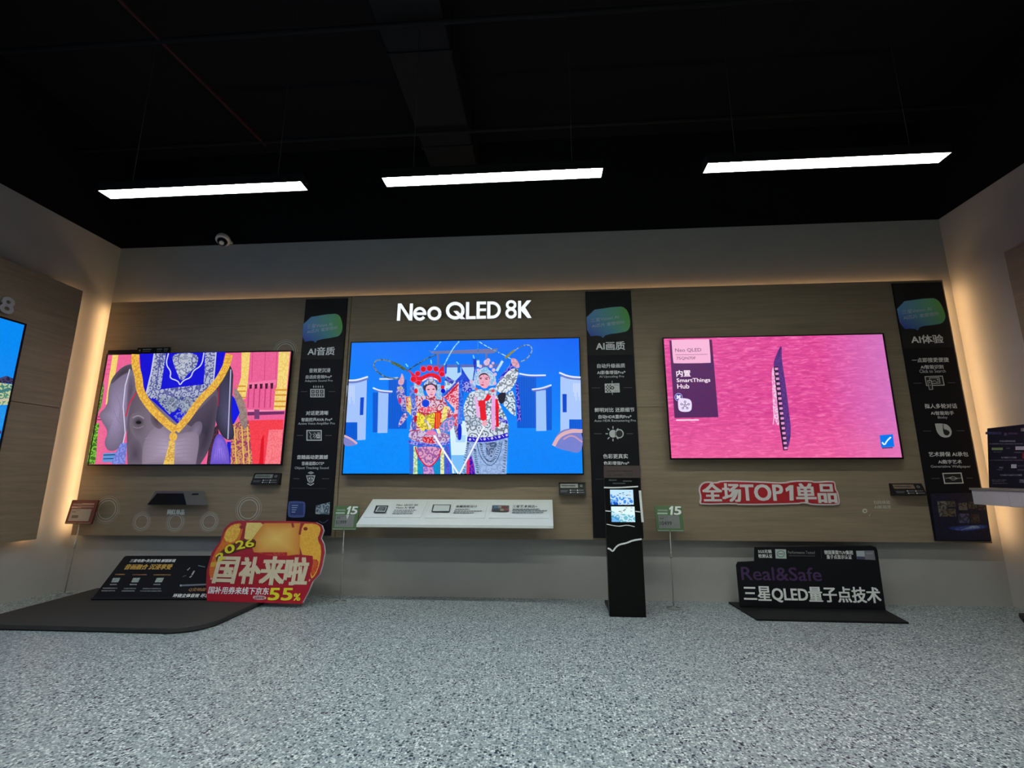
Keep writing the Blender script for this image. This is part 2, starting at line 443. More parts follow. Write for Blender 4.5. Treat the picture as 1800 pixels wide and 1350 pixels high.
# wood boards standing proud of the walls, each board a piece
G = 0.0025
XA, XB = -1.3335, 0.9795
for x0, x1 in ((-3.551, XA), (XA, XB), (XB, 3.494)):
    for z0, z1 in ((CL0, SEAM), (SEAM, CL1)):
        box('wood_panel', x0 + G, x1 - G, 0, .045, z0 + (G if z0 == SEAM else 0), z1 - (G if z1 == SEAM else 0), M_WOOD, wall_back, .0015)
box('joint_light_stop', -3.5508, 3.4938, .004, .0445, SEAM - .006, SEAM + .006, M_WOOD, wall_back)  # added behind the board joints to stop LED light leaking through
for xs in (XA, XB): box('joint_light_stop', xs - .006, xs + .006, .012, .043, CL0 + .002, CL1 - .002, M_WOOD, wall_back)
YLE, YRE = -0.262, -0.46
box('joint_light_stop', -3.594, -3.563, -6.19, YLE - .003, SEAM - .006, SEAM + .006, M_WOOD, wall_left)
box('joint_light_stop', 3.551, 3.582, -6.19, YRE - .003, SEAM - .006, SEAM + .006, M_WOOD, wall_right)
for z0, z1 in ((CL0, SEAM), (SEAM, CL1)):
    for y0, y1 in ((-3.3, YLE), (-6.2, -3.3)):
        box('wood_panel', -3.596, -3.551, y0 + G, y1 - G, z0 + (G if z0 == SEAM else 0), z1 - (G if z1 == SEAM else 0), M_WOOD, wall_left, .0015)
    for y0, y1 in ((-3.3, YRE), (-6.2, -3.3)):
        box('wood_panel', 3.539, 3.584, y0 + G, y1 - G, z0 + (G if z0 == SEAM else 0), z1 - (G if z1 == SEAM else 0), M_WOOD, wall_right, .0015)

# hidden warm light strips behind the cladding edges
def led(name, x0, x1, y0, y1, z0, z1, label, mat=None):
    t = thing(name, ((x0 + x1) / 2, (y0 + y1) / 2, z0), label, 'light strip', 'warm strips behind the wood cladding')
    box('diffuser', x0, x1, y0, y1, z0, z1, mat or M_LED, t)
    return t
led('led_strip', -3.5, 3.45, .058, .064, 2.428, 2.432, 'warm light strip hidden behind the top edge of the back wood cladding')
led('led_strip', -3.600, -3.5965, -.305, -.268, .47, 2.41, 'warm light strip hidden behind the end of the left wall cladding')
led('led_strip', -3.5535, -3.551, .008, .042, .47, 2.41, 'warm light strip hidden on the left edge of the back cladding', M_LED2)
led('led_strip', 3.494, 3.4965, .008, .042, .47, 2.41, 'warm light strip hidden on the right edge of the back cladding', M_LED2)

# ------------------------------------------------------------------ pendant lamps
def pendant(x, y, label):
    L, W, z = 1.262, 0.092, 2.585
    t = thing('pendant_lamp', (x, y, z), label, 'lamp', 'linear pendant lamps under the black ceiling')
    D = .034                                               # diffuser sits deep between white reflectors
    bevel(box('housing', x - L / 2, x + L / 2, y - W / 2, y + W / 2, z + D + .002, z + D + .022, M_HOUSE, t), .002)
    box('diffuser', x - L / 2 + .006, x + L / 2 - .006, y - W / 2 + .006, y + W / 2 - .006, z + D - .003, z + D + .001, M_LAMP, t)
    for s in (-1, 1):
        ys = y + s * (W / 2 - .001)
        sk = box('side_skirt', x - L / 2, x + L / 2, ys - .001, ys + .001, z, z + D + .002, M_HOUSE, t)
        yr = ys - s * .0025
        box('reflector', x - L / 2 + .003, x + L / 2 - .003, yr - .001, yr + .001, z + .001, z + D - .004, M_REFL, sk)
        xe = x + s * (L / 2 - .001)
        ec = box('end_cap', xe - .001, xe + .001, y - W / 2 + .0025, y + W / 2 - .0025, z, z + D + .002, M_HOUSE, t)
        xr_ = xe - s * .0025
        box('reflector', xr_ - .001, xr_ + .001, y - W / 2 + .005, y + W / 2 - .005, z + .001, z + D - .004, M_REFL, ec)
        cb = tube('suspension_cable', (x + s * .46, y, z + D + .022), (x + s * .46, y, ZC), .0015, M_CABLE, t, 6)
        lathe('cable_grip', (x + s * .46, y, z + D + .022), (0, 0, 1), [(.006, 0), (.006, .014), (.003, .02)], M_HOUSE, cb, 10)
    return t
for x, lb in ((-1.705, 'lit white pendant lamp bar above the elephant screen'), (0.035, 'lit white pendant lamp bar above the opera screen'), (1.86, 'lit white pendant lamp bar above the pink water screen')):
    pendant(x, -1.345, lb)
for y, rn in ((-2.95, 'first'), (-4.55, 'second'), (-6.15, 'third')):
    for x, cn in ((-1.705, 'leftmost'), (0.035, 'middle'), (1.86, 'rightmost')):
        pendant(x, y, '%s lit pendant lamp bar of the %s row behind the photographer' % (cn, rn))

# faint black services under the ceiling
box_d = thing('ceiling_duct', (-.45, -1.6, 3.62), 'dark grey air duct running under the black ceiling', 'duct')
bevel(box('duct_body', -.68, -.26, -4.0, YW - .002, 3.64, 3.92, plain('duct_grey', (0.012, 0.0125, 0.013, 1), .9, spec=.1), box_d), .01)
for yy in (-3.2, -2.2, -1.2, -.3):
    box('duct_flange', -.69, -.25, yy, yy + .025, 3.63, 3.93, MATS['duct_grey'], box_d)
o = tube('ceiling_pipe_or_streak', (XL, -.5, 3.60), (XR, -.5, 3.60), .016, MATS['duct_grey']); tag(o, 'thin dark pipe crossing the ceiling just behind the pendant lamps', 'pipe')
o = tube('ceiling_pipe_or_streak', (XL, -1.42, 3.60), (XR, -1.42, 3.60), .016, MATS['duct_grey']); tag(o, 'thin dark pipe crossing the ceiling nearer the photographer', 'pipe')
o = tube('ceiling_pipe_or_streak', (-2.75, YB, 3.60), (-1.95, -.45, 3.60), .012, plain('red_lens_streak', (0.03, 0.004, 0.004, 1), .6)); tag(o, 'dark red tube imitating a lens streak slanting across the black ceiling', 'pipe')  # red lens streak drawn as a thin tube among the services

# security camera at the top of the plaster
t = thing('security_camera', (-2.565, .02, 2.97), 'small white dome security camera at the top of the grey back wall', 'camera')
M_CAMW = plain('camera_white', (.62, .60, .56, 1), .4)
a0 = V((-2.565, -.005, 3.028)); ax = V((.12, -.42, -.88)).normalized()
bevel(box('wall_bracket', -2.60, -2.53, -.03, .079, 3.015, 3.038, M_CAMW, t), .006)
lathe('housing', a0, ax, [(.056, -.006), (.060, .004), (.060, .030), (.054, .040)], M_CAMW, t)
lathe('dome', a0 + ax * .040, ax, [(.043, 0), (.041, .014), (.033, .028), (.019, .038), (.003, .042)], M_GLOSS, t)
lathe('lens_ring', a0 + ax * .062 + V((.008, -.008, 0)), (ax + V((.1, -.3, 0))), [(.020, 0), (.020, .016), (.013, .019)], M_CAMW, t, 14)

# ------------------------------------------------------------------ televisions
YT = -0.07
def television(x, ztop, w, label, fx=None, asp=.574):
    h = w * asp; z = ztop - h
    t = thing('television', (x + w / 2, YT, z), label, 'television', 'televisions on the back wall')
    bevel(box('back_shell', x + .02, x + w - .02, YT + .018, -.006, z + .02, ztop - .02, M_BLACK, t), .008)
    e = .0075
    for nm, a in (('bezel', (x, x + w, ztop - e, ztop)), ('bezel', (x, x + w, z, z + e * 1.6)), ('bezel', (x, x + e, z + e * 1.6, ztop - e)), ('bezel', (x + w - e, x + w, z + e * 1.6, ztop - e))):
        box(nm, a[0], a[1], YT, YT + .022, a[2], a[3], M_GLOSS, t)
    box('panel_glass', x + e, x + w - e, YT + .008, YT + .02, z + e * 1.6, ztop - e, M_GLOSS, t)
    return t, (x + e, x + w - e, z + e * 1.6, ztop - e)
SCR = wall(YT + .008)

# ---- elephant picture
tvL, sL = television(-3.440, 1.945, 1.655, 'television showing a grey elephant in a blue and gold headcloth')
a = Art(SCR, .0002, crop(140, 590, 4.5))
PK, PK2 = c(238, 100, 152), c(214, 74, 128)
a.raw(rect(sL[0], sL[2], sL[1], sL[3]), PK, PK2, .25)
# temple wall left and right
for y in (190, 225, 262, 300): a.line([(205, y + 6), (262, y)], 5, c(200, 70, 130))
a.add([(262, 148), (308, 147), (292, 250), (240, 540), (205, 545), (238, 300)], c(246, 214, 118), c(224, 176, 80), .35)
for x in (1370, 1470, 1560): a.line([(x, 128), (x - 8, 350)], 5, c(206, 70, 124))
a.add([(1282, 131), (1350, 130), (1330, 390), (1312, 500), (1234, 500), (1250, 420), (1278, 330)], c(246, 216, 122), c(222, 170, 66), .35)
a.add([(1576, 129), (1664, 128), (1626, 588), (1534, 590), (1548, 440), (1562, 400)], c(246, 218, 128), c(222, 172, 70), .4)
for y in (430, 470, 520, 560): a.line([(1234, y - 30), (1316, y - 30)], 10, c(206, 140, 40)); a.line([(1538, y), (1640, y)], 12, c(214, 146, 44))
a.add([(1335, 372), (1556, 348), (1552, 392), (1334, 412)], c(244, 120, 166))
for i in range(5): a.add([(1342 + i * 42, 388 - i * 3), (1366 + i * 42, 386 - i * 3), (1362 + i * 42, 420), (1344 + i * 42, 422)], c(74, 24, 50))
for i in range(5): a.line([(1340 + i * 44, 420), (1332 + i * 44, 570)], 9, c(196, 62, 118))
a.add([(1330, 585), (1622, 590), (1620, 616), (1330, 606)], c(250, 140, 180))
a.add([(1330, 604), (1622, 598), (1620, 622), (1330, 632)], c(112, 44, 96))
a.add([(1384, 585), (1424, 585), (1424, 660), (1384, 660)], c(120, 60, 110))
a.add([(1335, 672), (1616, 664), (1592, 1018), (1366, 1018)], c(246, 66, 78), c(226, 30, 48), .3)
a.add([(1500, 745), (1608, 742), (1592, 1018), (1466, 1018)], c(250, 128, 136), c(238, 84, 98), .5)
a.add([(1440, 820), (1462, 780), (1456, 1018), (1420, 1018)], c(220, 16, 32))
# foliage and railing at the far left
a.add([(190, 350), (196, 420), (176, 560), (132, 640), (136, 610)], c(54, 96, 40), c(120, 176, 66), .9)
a.add([(118, 700), (158, 690), (160, 800), (140, 930), (124, 1017), (62, 1016)], c(44, 100, 30), c(118, 200, 60), .95)
a.line([(128, 640), (215, 645)], 12, c(170, 48, 110)); a.line([(124, 664), (215, 668)], 8, c(120, 30, 80))
a.add([(150, 740), (200, 700), (190, 1017), (130, 1017)], c(236, 106, 150), PK2, .3)
# far cloth, howdah and ear behind
a.add([(1215, 690), (1340, 672), (1372, 1018), (1186, 1018)], c(206, 150, 90), c(150, 56, 96), 1)
for x in (1236, 1296, 1340): a.line([(x - 10, 720), (x + 6, 1016)], 10, c(232, 186, 90))
a.add(smoothp([(1215, 400), (1270, 450), (1320, 560), (1335, 690), (1310, 760), (1270, 680), (1240, 560)]), c(158, 136, 128), c(124, 102, 100), .6)
a.add([(1196, 455), (1232, 500), (1270, 610), (1224, 700), (1184, 700)], c(18, 20, 222))
a.add([(1170, 840), (1200, 840), (1196, 1018), (1172, 1018)], c(18, 20, 210))
GR, GR2 = c(128, 118, 146), c(104, 94, 122)
# left ear
a.soft(smoothp([(440, 220), (350, 238), (262, 330), (232, 430), (226, 560), (150, 620), (186, 690), (232, 760), (196, 850), (230, 918), (310, 905), (370, 800), (410, 560), (470, 400)]), c(110, 100, 124), c(158, 146, 182), (290, 640), .12, c(110, 100, 120))
a.soft(smoothp([(440, 225), (350, 240), (262, 330), (244, 400), (330, 320), (420, 280)]), c(84, 76, 92), c(58, 50, 62))
a.soft(smoothp([(400, 300), (440, 330), (450, 420), (400, 560), (375, 640), (380, 440)]), c(112, 102, 124), c(82, 72, 90))
for q in ([(300, 480), (330, 560), (320, 660)], [(270, 560), (290, 640), (330, 700)], [(250, 800), (300, 780), (360, 760)], [(240, 860), (290, 850), (330, 830)]): a.line(smoothp(q, 2, False), 4, c(128, 116, 146))
a.add([(192, 930), (295, 925), (285, 1000), (185, 1000)], c(96, 150, 214)); a.line([(195, 945), (292, 942)], 8, c(20, 60, 110)); a.line([(192, 975), (288, 972)], 8, c(20, 70, 130))
# right ear, dark side
a.soft(smoothp([(1110, 180), (1222, 250), (1215, 420), (1200, 640), (1240, 820), (1150, 830), (1080, 700), (1060, 500)]), c(48, 42, 56), c(84, 80, 112), (1170, 650), .12, c(44, 40, 52))
a.add([(1040, 760), (1100, 700), (1120, 1018), (1010, 1018)], c(50, 34, 44), c(110, 50, 50), .5)
a.soft(smoothp([(1090, 770), (1140, 790), (1185, 900), (1192, 1018), (1192, 1018), (1036, 1018), (1036, 1018), (1052, 880)]), c(100, 76, 190), c(160, 130, 240), (1110, 900), .2, c(92, 70, 180))
for i in range(6): a.line([(1085 + i * 9, 850), (1052 + i * 26, 1015)], 4, c(110, 84, 200))
# head and trunk
a.soft(smoothp([(470, 380), (400, 560), (376, 760), (386, 1017), (386, 1017), (386, 1017), (960, 1018), (960, 1018), (960, 1018), (1030, 890), (1086, 660), (1110, 420), (1000, 250), (560, 250)], 2), c(96, 84, 100), c(132, 118, 134), (620, 800), .1, c(96, 84, 100))
a.soft(smoothp([(820, 700), (1000, 540), (1098, 440), (1088, 680), (1034, 900), (960, 1018), (960, 1018), (915, 1018), (915, 1018), (950, 840), (930, 720)]), c(84, 72, 88), c(50, 42, 54), (1010, 780), .1, c(84, 74, 90))
a.soft(smoothp([(860, 760), (930, 670), (985, 690), (960, 800), (880, 860)]), c(104, 92, 110), c(132, 118, 142))
a.soft(smoothp([(500, 960), (510, 850), (560, 760), (640, 690), (760, 790), (860, 760), (945, 760), (952, 860), (925, 1018), (925, 1018), (925, 1018), (500, 1018), (500, 1018), (500, 1018)], 2), c(134, 118, 136), c(176, 160, 184), (700, 900), .1, c(140, 124, 146))
a.soft(smoothp([(560, 590), (620, 610), (680, 700), (640, 750), (570, 700)]), c(108, 94, 108), c(70, 58, 66))
a.soft(smoothp([(392, 830), (460, 810), (505, 880), (498, 1018), (498, 1018), (390, 1018), (390, 1018)]), c(104, 92, 108), c(76, 66, 80))
a.soft(smoothp([(400, 640), (470, 590), (540, 650), (530, 780), (470, 830), (405, 760)]), c(116, 104, 120), c(92, 80, 94))
a.soft(ell(472, 684, 44, 40), c(104, 92, 106), c(40, 34, 40)); a.add(ell(474, 688, 22, 12), c(26, 22, 26)); a.line(smoothp([(426, 652), (470, 628), (516, 656)], 2, False), 10, c(150, 138, 152)); a.line(smoothp([(430, 722), (470, 736), (512, 716)], 2, False), 6, c(140, 126, 140))
for i in range(7): y = 800 + i * 32; a.line(smoothp([(525, y + 14), (610, y), (700, y + 8)], 2, False), 4, c(150, 134, 154)); a.line(smoothp([(770, y + 10), (860, y - 2), (930, y + 12)], 2, False), 4, c(140, 124, 146))
# blue headcloth
BL = c(22, 16, 214)
a.add([(482, 146), (1162, 131), (1120, 300), (1064, 430), (790, 705), (610, 540), (520, 460), (496, 360)], BL, c(14, 8, 170), .3)
SV, SV2 = c(176, 182, 206), c(84, 88, 150)
a.add([(600, 144), (692, 142), (650, 420), (578, 500), (532, 470), (576, 300)], SV, SV2, 1)
a.line([(600, 145), (575, 300), (534, 470)], 12, c(196, 200, 222)); a.line([(648, 143), (610, 440)], 7, c(70, 74, 150))
a.add([(1000, 137), (1086, 134), (1072, 300), (1058, 428), (985, 420), (996, 280)], SV, SV2, 1)
a.line([(1086, 134), (1072, 300), (1058, 425)], 10, c(196, 200, 222))
a.add([(590, 436), (800, 408), (985, 388), (1046, 436), (960, 490), (590, 500)], SV, SV2, 1)
a.add([(600, 492), (960, 480), (880, 590), (830, 620), (770, 570), (720, 625), (660, 560)], c(150, 160, 178), c(60, 64, 140), 1)
for cx in (740, 862):
    a.add(ell(cx, 545, 48, 62), c(158, 168, 184), c(90, 100, 140), .8); a.add(ell(cx, 540, 26, 36), c(96, 104, 130), c(180, 186, 204), .8)
a.add([(755, 640), (800, 590), (850, 620), (800, 690)], c(120, 126, 190), BL, 1)
a.add(smoothp([(735, 142), (952, 138), (936, 250), (870, 300), (812, 372), (780, 300), (752, 230)]), c(184, 190, 208), c(96, 102, 150), 1)
a.add(ell(840, 182, 46, 38), c(186, 192, 204), c(120, 128, 160), .8); a.add(ell(815, 280, 36, 46), c(196, 202, 214), c(110, 116, 160), .8)
a.line(smoothp([(712, 143), (690, 230), (735, 290), (720, 340), (790, 360), (802, 398), (830, 355), (890, 335), (905, 280), (975, 240), (992, 138)], 2, False), 9, c(206, 212, 232))
# gold fringe
GD, GD2 = c(238, 190, 74), c(206, 138, 50)
a.line(smoothp([(452, 150), (448, 230), (478, 330), (486, 440), (560, 560), (690, 690), (772, 752)], 2, False), 62, GD, GD2, .7)
a.line(smoothp([(1192, 150), (1168, 250), (1080, 400), (960, 510), (866, 650), (772, 752)], 2, False), 56, GD, GD2, .7)
a.add(ell(750, 800, 32, 34), GD, GD2, .5); a.add(ell(738, 850, 26, 24), c(240, 200, 100), GD2, .5)
a.add([(716, 866), (762, 866), (756, 1018), (672, 1018)], c(236, 196, 96), c(196, 146, 60), .8)
# tassels and cords
a.add([(340, 850), (386, 850), (372, 1017), (264, 1017), (300, 920)], c(136, 146, 226), c(90, 100, 190), .7)
a.line([(408, 268), (372, 400), (356, 560), (372, 770), (356, 850)], 9, c(206, 202, 226)); a.line([(1204, 270), (1194, 520), (1182, 820)], 9, c(176, 176, 214))
a.line([(460, 450), (404, 540), (376, 640)], 10, c(198, 42, 70)); a.line([(1110, 410), (1104, 560)], 9, c(150, 36, 60))
a.build('screen_picture', M_PIC, tvL)

# ---- opera picture
tvC, sC = television(-1.285, 2.010, 1.895, 'television showing two opera performers on a blue stage', asp=.5755)
T5 = crop(590, 580, 4.0)
a = Art(SCR, .0002, T5)
a.loc = lambda x, y: (x, y)
a.grid([(sC[0], sC[3]), (sC[1], sC[3]), (sC[1], sC[2]), (sC[0], sC[2])], [c(0, 118, 250), c(0, 98, 244), c(0, 148, 255), c(0, 140, 250)], 12, 8)
del a.loc
a.add([(60, 735), (560, 700), (560, 1014), (46, 1014)], c(0, 140, 252), c(0, 130, 244), .5)
a.add([(1215, 700), (1738, 730), (1742, 1012), (1215, 1012)], c(0, 132, 250), c(0, 124, 242), .5)
SLAT = c(0, 72, 190)
# gate tower with two roofs
a.add([(648, 140), (672, 150), (1120, 132), (1142, 126), (1120, 160), (1090, 166), (680, 166)], c(112, 116, 164))
a.add([(712, 166), (728, 166), (728, 250), (712, 250)], c(96, 110, 176)); a.add([(1052, 166), (1068, 166), (1068, 250), (1052, 250)], c(96, 110, 176))
a.add([(590, 246), (1150, 240), (1150, 262), (600, 264)], c(92, 104, 180))
a.add([(770, 264), (985, 262), (985, 420), (770, 420)], c(176, 214, 250)); a.add([(800, 640), (930, 640), (935, 1012), (820, 1012)], c(214, 240, 255))
a.add([(812, 880), (930, 880), (920, 1012), (835, 1012)], c(120, 190, 250))
a.add([(845, 740), (915, 740), (912, 790), (845, 790)], c(170, 216, 250))
# pavilions
def pavilion(x0, x1, yt, yb, col): a.add([(x0, yt), (x1, yt), (x1 - 4, yb), (x0 - 6, yb - 8)], col)
def slats(x0, x1, y0, y1, n):
    a.add([(x0, y0), (x1, y0), (x1, y1), (x0, y1)], c(0, 96, 226))
    for i in range(n):
        x = x0 + (x1 - x0) * (i + .5) / n; a.line([(x, y0), (x, y1)], 4, SLAT)
slats(372, 500, 350, 695, 11); slats(262, 300, 440, 720, 4); slats(1276, 1410, 330, 690, 11); slats(1476, 1520, 400, 705, 4)
a.add([(92, 372), (222, 345), (212, 772), (155, 776), (70, 650)], c(164, 196, 252)); slats(72, 154, 650, 770, 7)
a.add([(176, 476), (202, 474), (196, 598), (172, 600)], c(0, 70, 206))
for i in range(6): a.line([(84 + i * 10, 390), (82 + i * 10, 470 + (i % 3) * 26)], 4, c(214, 224, 250))
a.line(smoothp([(88, 356), (150, 356), (230, 330)], 2, False), 12, c(226, 232, 250)); a.line(smoothp([(88, 370), (150, 370), (228, 345)], 2, False), 12, c(110, 120, 190))
a.add([(302, 434), (374, 440), (366, 724), (296, 726)], c(158, 194, 252))
a.line(smoothp([(264, 408), (310, 428), (402, 434)], 2, False), 11, c(220, 228, 250)); a.line(smoothp([(280, 424), (320, 440), (396, 444)], 2, False), 8, c(104, 112, 190))
a.line(smoothp([(310, 346), (390, 346), (440, 338)], 2, False), 12, c(200, 214, 246))
a.add([(1408, 430), (1478, 424), (1482, 710), (1410, 712)], c(158, 196, 252))
a.line(smoothp([(1380, 420), (1450, 412), (1518, 388)], 2, False), 11, c(220, 228, 250)); a.line(smoothp([(1386, 432), (1450, 424), (1500, 404)], 2, False), 8, c(104, 112, 190))
a.line(smoothp([(1290, 308), (1360, 322), (1478, 320)], 2, False), 11, c(220, 230, 250)); a.line(smoothp([(1300, 322), (1370, 334), (1470, 332)], 2, False), 6, c(80, 96, 190))
a.add([(1580, 330), (1722, 345), (1730, 700), (1640, 702), (1580, 720)], c(170, 200, 252)); slats(1642, 1732, 630, 705, 7)
a.add([(1594, 452), (1624, 452), (1624, 580), (1596, 580)], c(0, 70, 206))
for i in range(6): a.line([(1672 + i * 9, 376), (1672 + i * 9, 440 + (i % 3) * 30)], 4, c(220, 228, 250))
a.line(smoothp([(1572, 302), (1640, 330), (1722, 336)], 2, False), 12, c(226, 232, 250)); a.line(smoothp([(1582, 322), (1640, 344), (1722, 350)], 2, False), 10, c(112, 120, 190))
# rocks
a.add(smoothp([(62, 740), (110, 760), (158, 800), (130, 816), (58, 820)]), c(128, 130, 200)); a.line(smoothp([(64, 744), (112, 766), (154, 800)], 2, False), 14, c(222, 176, 190))
a.add(smoothp([(1520, 820), (1560, 720), (1640, 690), (1734, 700), (1736, 874), (1620, 850)]), c(120, 130, 206), c(104, 120, 214), .3)
a.line(smoothp([(1532, 815), (1570, 745), (1650, 710), (1734, 712)], 2, False), 26, c(222, 178, 186)); a.line(smoothp([(1600, 770), (1660, 735), (1734, 790)], 2, False), 12, c(196, 150, 180))

# left performer, red headdress (details measured at higher magnification)
A_, B_ = crop(690, 600, 11.25), crop(690, 715, 11.25)
C_, D_ = crop(800, 595, 10.8), crop(800, 715, 11.25)
RED, DRED = c(238, 14, 40), c(196, 10, 40)
SILV = c(196, 200, 226)
# long pheasant feathers
a.tr = T5
a.line(smoothp([(505, 285), (470, 262), (400, 225), (330, 208), (275, 222), (270, 270), (330, 325), (400, 345), (470, 345)], 2, False), 9, c(128, 140, 130), c(30, 50, 60), .9)
a.line(smoothp([(400, 232), (440, 248), (490, 280)], 2, False), 20, c(52, 84, 62), c(104, 110, 60), .8)
a.line(smoothp([(500, 295), (580, 240), (660, 195), (720, 172)], 2, False), 9, c(24, 56, 90), c(90, 120, 140), .9)
a.line([(684, 158), (742, 84)], 6, c(150, 230, 250), c(0, 110, 240), .9); a.line(smoothp([(765, 250), (800, 180), (836, 120), (872, 82)], 2, False), 8, c(150, 214, 240), c(50, 110, 120), .5)
for x0, y0, x1, y1 in ((495, 240, 512, 262), (672, 212, 676, 240), (852, 226, 868, 244), (968, 180, 976, 204)): a.line([(x0, y0), (x1, y1)], 8, c(110, 220, 250))
# flags behind
a.tr = A_
a.add([(1050, 460), (1080, 450), (1076, 640), (1046, 660)], c(10, 70, 214)); a.add([(1290, 470), (1350, 470), (1350, 560), (1350, 620), (1290, 636)], c(0, 110, 220))
a.add([(1360, 500), (1440, 640), (1540, 790), (1480, 900), (1400, 900), (1240, 800), (1370, 660)], c(10, 60, 214), c(60, 110, 230), .3)
a.add([(1040, 720), (1090, 700), (1230, 790), (1180, 860), (1040, 780)], c(36, 36, 170), c(120, 130, 220), .8)
a.add([(1040, 790), (1180, 850), (1060, 1000), (1030, 1000)], c(208, 226, 250), c(50, 70, 100), .6)
a.tr = T5
a.add([(760, 470), (868, 358), (872, 700), (858, 735), (820, 620), (840, 560)], c(214, 60, 90), c(240, 190, 206), 1)
a.line([(765, 465), (868, 356)], 12, c(70, 70, 190)); a.line([(776, 478), (866, 384)], 10, DRED)
a.tr = A_
a.add([(1320, 780), (1400, 760), (1412, 1000), (1390, 1349), (1310, 1349)], c(20, 84, 220), c(80, 140, 240), .7)
a.tr = B_
a.add([(1300, 0), (1392, 0), (1384, 330), (1372, 350), (1286, 350)], c(60, 110, 226), c(110, 150, 240), .8); a.add(smoothp([(1290, 340), (1376, 340), (1372, 640), (1330, 668), (1290, 650)]), c(0, 40, 210))
a.add([(1220, 380), (1290, 380), (1300, 660), (1240, 520)], c(80, 60, 130), c(200, 190, 220), .6)
a.tr = A_
# raised arm
a.add(smoothp([(100, 880), (235, 880), (240, 1050), (300, 1120), (260, 1340), (170, 1320), (120, 1180), (80, 1020)]), c(70, 90, 190), c(196, 170, 206), 1)
a.add(ell(155, 1180, 34, 60), c(206, 40, 110), c(120, 60, 160), .5); a.add(ell(160, 930, 60, 28), c(206, 196, 170), c(140, 110, 110), .6)
a.add(smoothp([(190, 630), (225, 680), (244, 790), (220, 870), (130, 870), (118, 790), (170, 730)]), c(226, 172, 192), c(196, 130, 160), .4)
a.add([(265, 1100), (390, 1090), (400, 1349), (280, 1349)], c(244, 226, 120), c(206, 60, 60), .6); a.add([(275, 1100), (330, 1100), (330, 1349), (290, 1349)], c(190, 30, 60), c(240, 200, 200), .8)
a.tr = B_
a.add([(170, 0), (280, 0), (290, 110), (200, 90)], c(40, 70, 190), c(150, 150, 220), .7); a.add([(285, 0), (380, 0), (372, 185), (330, 120), (290, 90)], c(240, 220, 110), c(190, 40, 60), .5)
a.add(smoothp([(235, 115), (340, 160), (250, 290), (105, 435), (160, 250)]), c(110, 90, 170), c(224, 190, 214), 1)
# torso and robe
a.tr = A_
a.add([(360, 880), (450, 860), (470, 1349), (400, 1349), (340, 1000)], c(60, 100, 210), c(130, 150, 230), .8)
a.add([(460, 1080), (640, 1080), (860, 1080), (1010, 1100), (1130, 1349), (470, 1349)], c(224, 196, 220), c(170, 40, 70), 1)
a.tr = B_
a.add([(380, 0), (520, 0), (560, 480), (340, 480), (400, 200)], c(80, 90, 190), c(200, 190, 226), .9)
a.add([(500, 0), (1130, 0), (1220, 160), (1050, 260), (960, 440), (480, 480), (470, 200)], c(226, 200, 210), c(180, 40, 60), 1)
a.add([(1020, 0), (1110, 0), (1060, 260), (1010, 330), (960, 300)], c(246, 230, 130), c(196, 140, 40), .5)
a.add([(500, 110), (640, 180), (650, 470), (600, 490), (480, 330)], c(250, 230, 70), c(120, 110, 40), .6); a.add([(660, 180), (850, 120), (840, 420), (700, 470), (655, 440)], c(246, 226, 70), c(130, 120, 60), .7)
a.add([(850, 110), (970, 100), (950, 430), (832, 440)], c(236, 10, 36), c(190, 0, 30), .4)
for x in (880, 910, 940): a.line([(x, 130), (x - 6, 420)], 6, c(250, 200, 60))
a.add([(540, 60), (640, 130), (850, 70), (850, 20), (560, 10)], c(226, 60, 90), c(240, 200, 220), .7); a.line([(530, 90), (655, 178), (850, 110)], 14, c(190, 10, 40))
a.add([(440, 170), (500, 190), (490, 290), (440, 330)], DRED)
a.add(smoothp([(1040, 250), (1230, 170), (1240, 370), (1120, 500), (980, 590), (900, 480), (960, 360)]), c(96, 130, 206), c(226, 160, 206), 1)
a.add([(870, 450), (930, 430), (970, 540), (920, 580)], c(240, 232, 190))
a.add(smoothp([(335, 490), (560, 450), (700, 520), (860, 540), (1140, 520), (1140, 680), (920, 740), (700, 740), (330, 660)]), c(206, 190, 222), c(150, 90, 150), 1)
a.add(smoothp([(600, 590), (700, 600), (820, 590), (800, 680), (880, 720), (740, 730), (600, 700)]), c(206, 14, 44), c(240, 190, 200), .5)
a.line([(340, 490), (560, 462)], 16, DRED)
a.line(smoothp([(325, 690), (500, 745), (740, 775), (960, 765), (1142, 690)], 2, False), 62, c(70, 70, 206), c(176, 170, 236), .8)
a.add([(340, 730), (450, 770), (1030, 770), (1130, 740), (1190, 1330), (345, 1330)], c(30, 110, 214), c(70, 90, 200), .6)
a.add([(430, 780), (500, 790), (505, 1330), (420, 1330)], c(220, 240, 190), c(120, 170, 120), .7); a.add([(955, 860), (1030, 800), (1030, 1330), (955, 1330)], c(232, 240, 176), c(160, 150, 90), .6)
a.add([(505, 1060), (620, 1090), (615, 1330), (510, 1330)], c(0, 150, 206), c(30, 120, 190), .6); a.add([(830, 1130), (940, 1060), (940, 1330), (835, 1330)], c(0, 150, 206), c(30, 120, 190), .6)
a.add([(1060, 790), (1130, 770), (1140, 1330), (1070, 1330)], c(90, 90, 214), c(60, 60, 180), .6)
a.add(smoothp([(450, 790), (980, 790), (960, 940), (860, 1110), (760, 1190), (690, 1190), (600, 1110), (500, 960)]), c(226, 160, 196), c(150, 90, 160), 1)
a.line(smoothp([(460, 795), (500, 940), (600, 1100), (690, 1180), (770, 1180), (860, 1100), (950, 940), (980, 800)], 2, False), 22, c(206, 14, 50))
a.add([(620, 1190), (820, 1190), (830, 1330), (625, 1330)], c(140, 110, 206), c(226, 160, 206), .9)
a.line([(690, 290), (760, 430)], 34, c(236, 224, 230)); a.line([(640, 270), (690, 310)], 40, c(170, 170, 190))
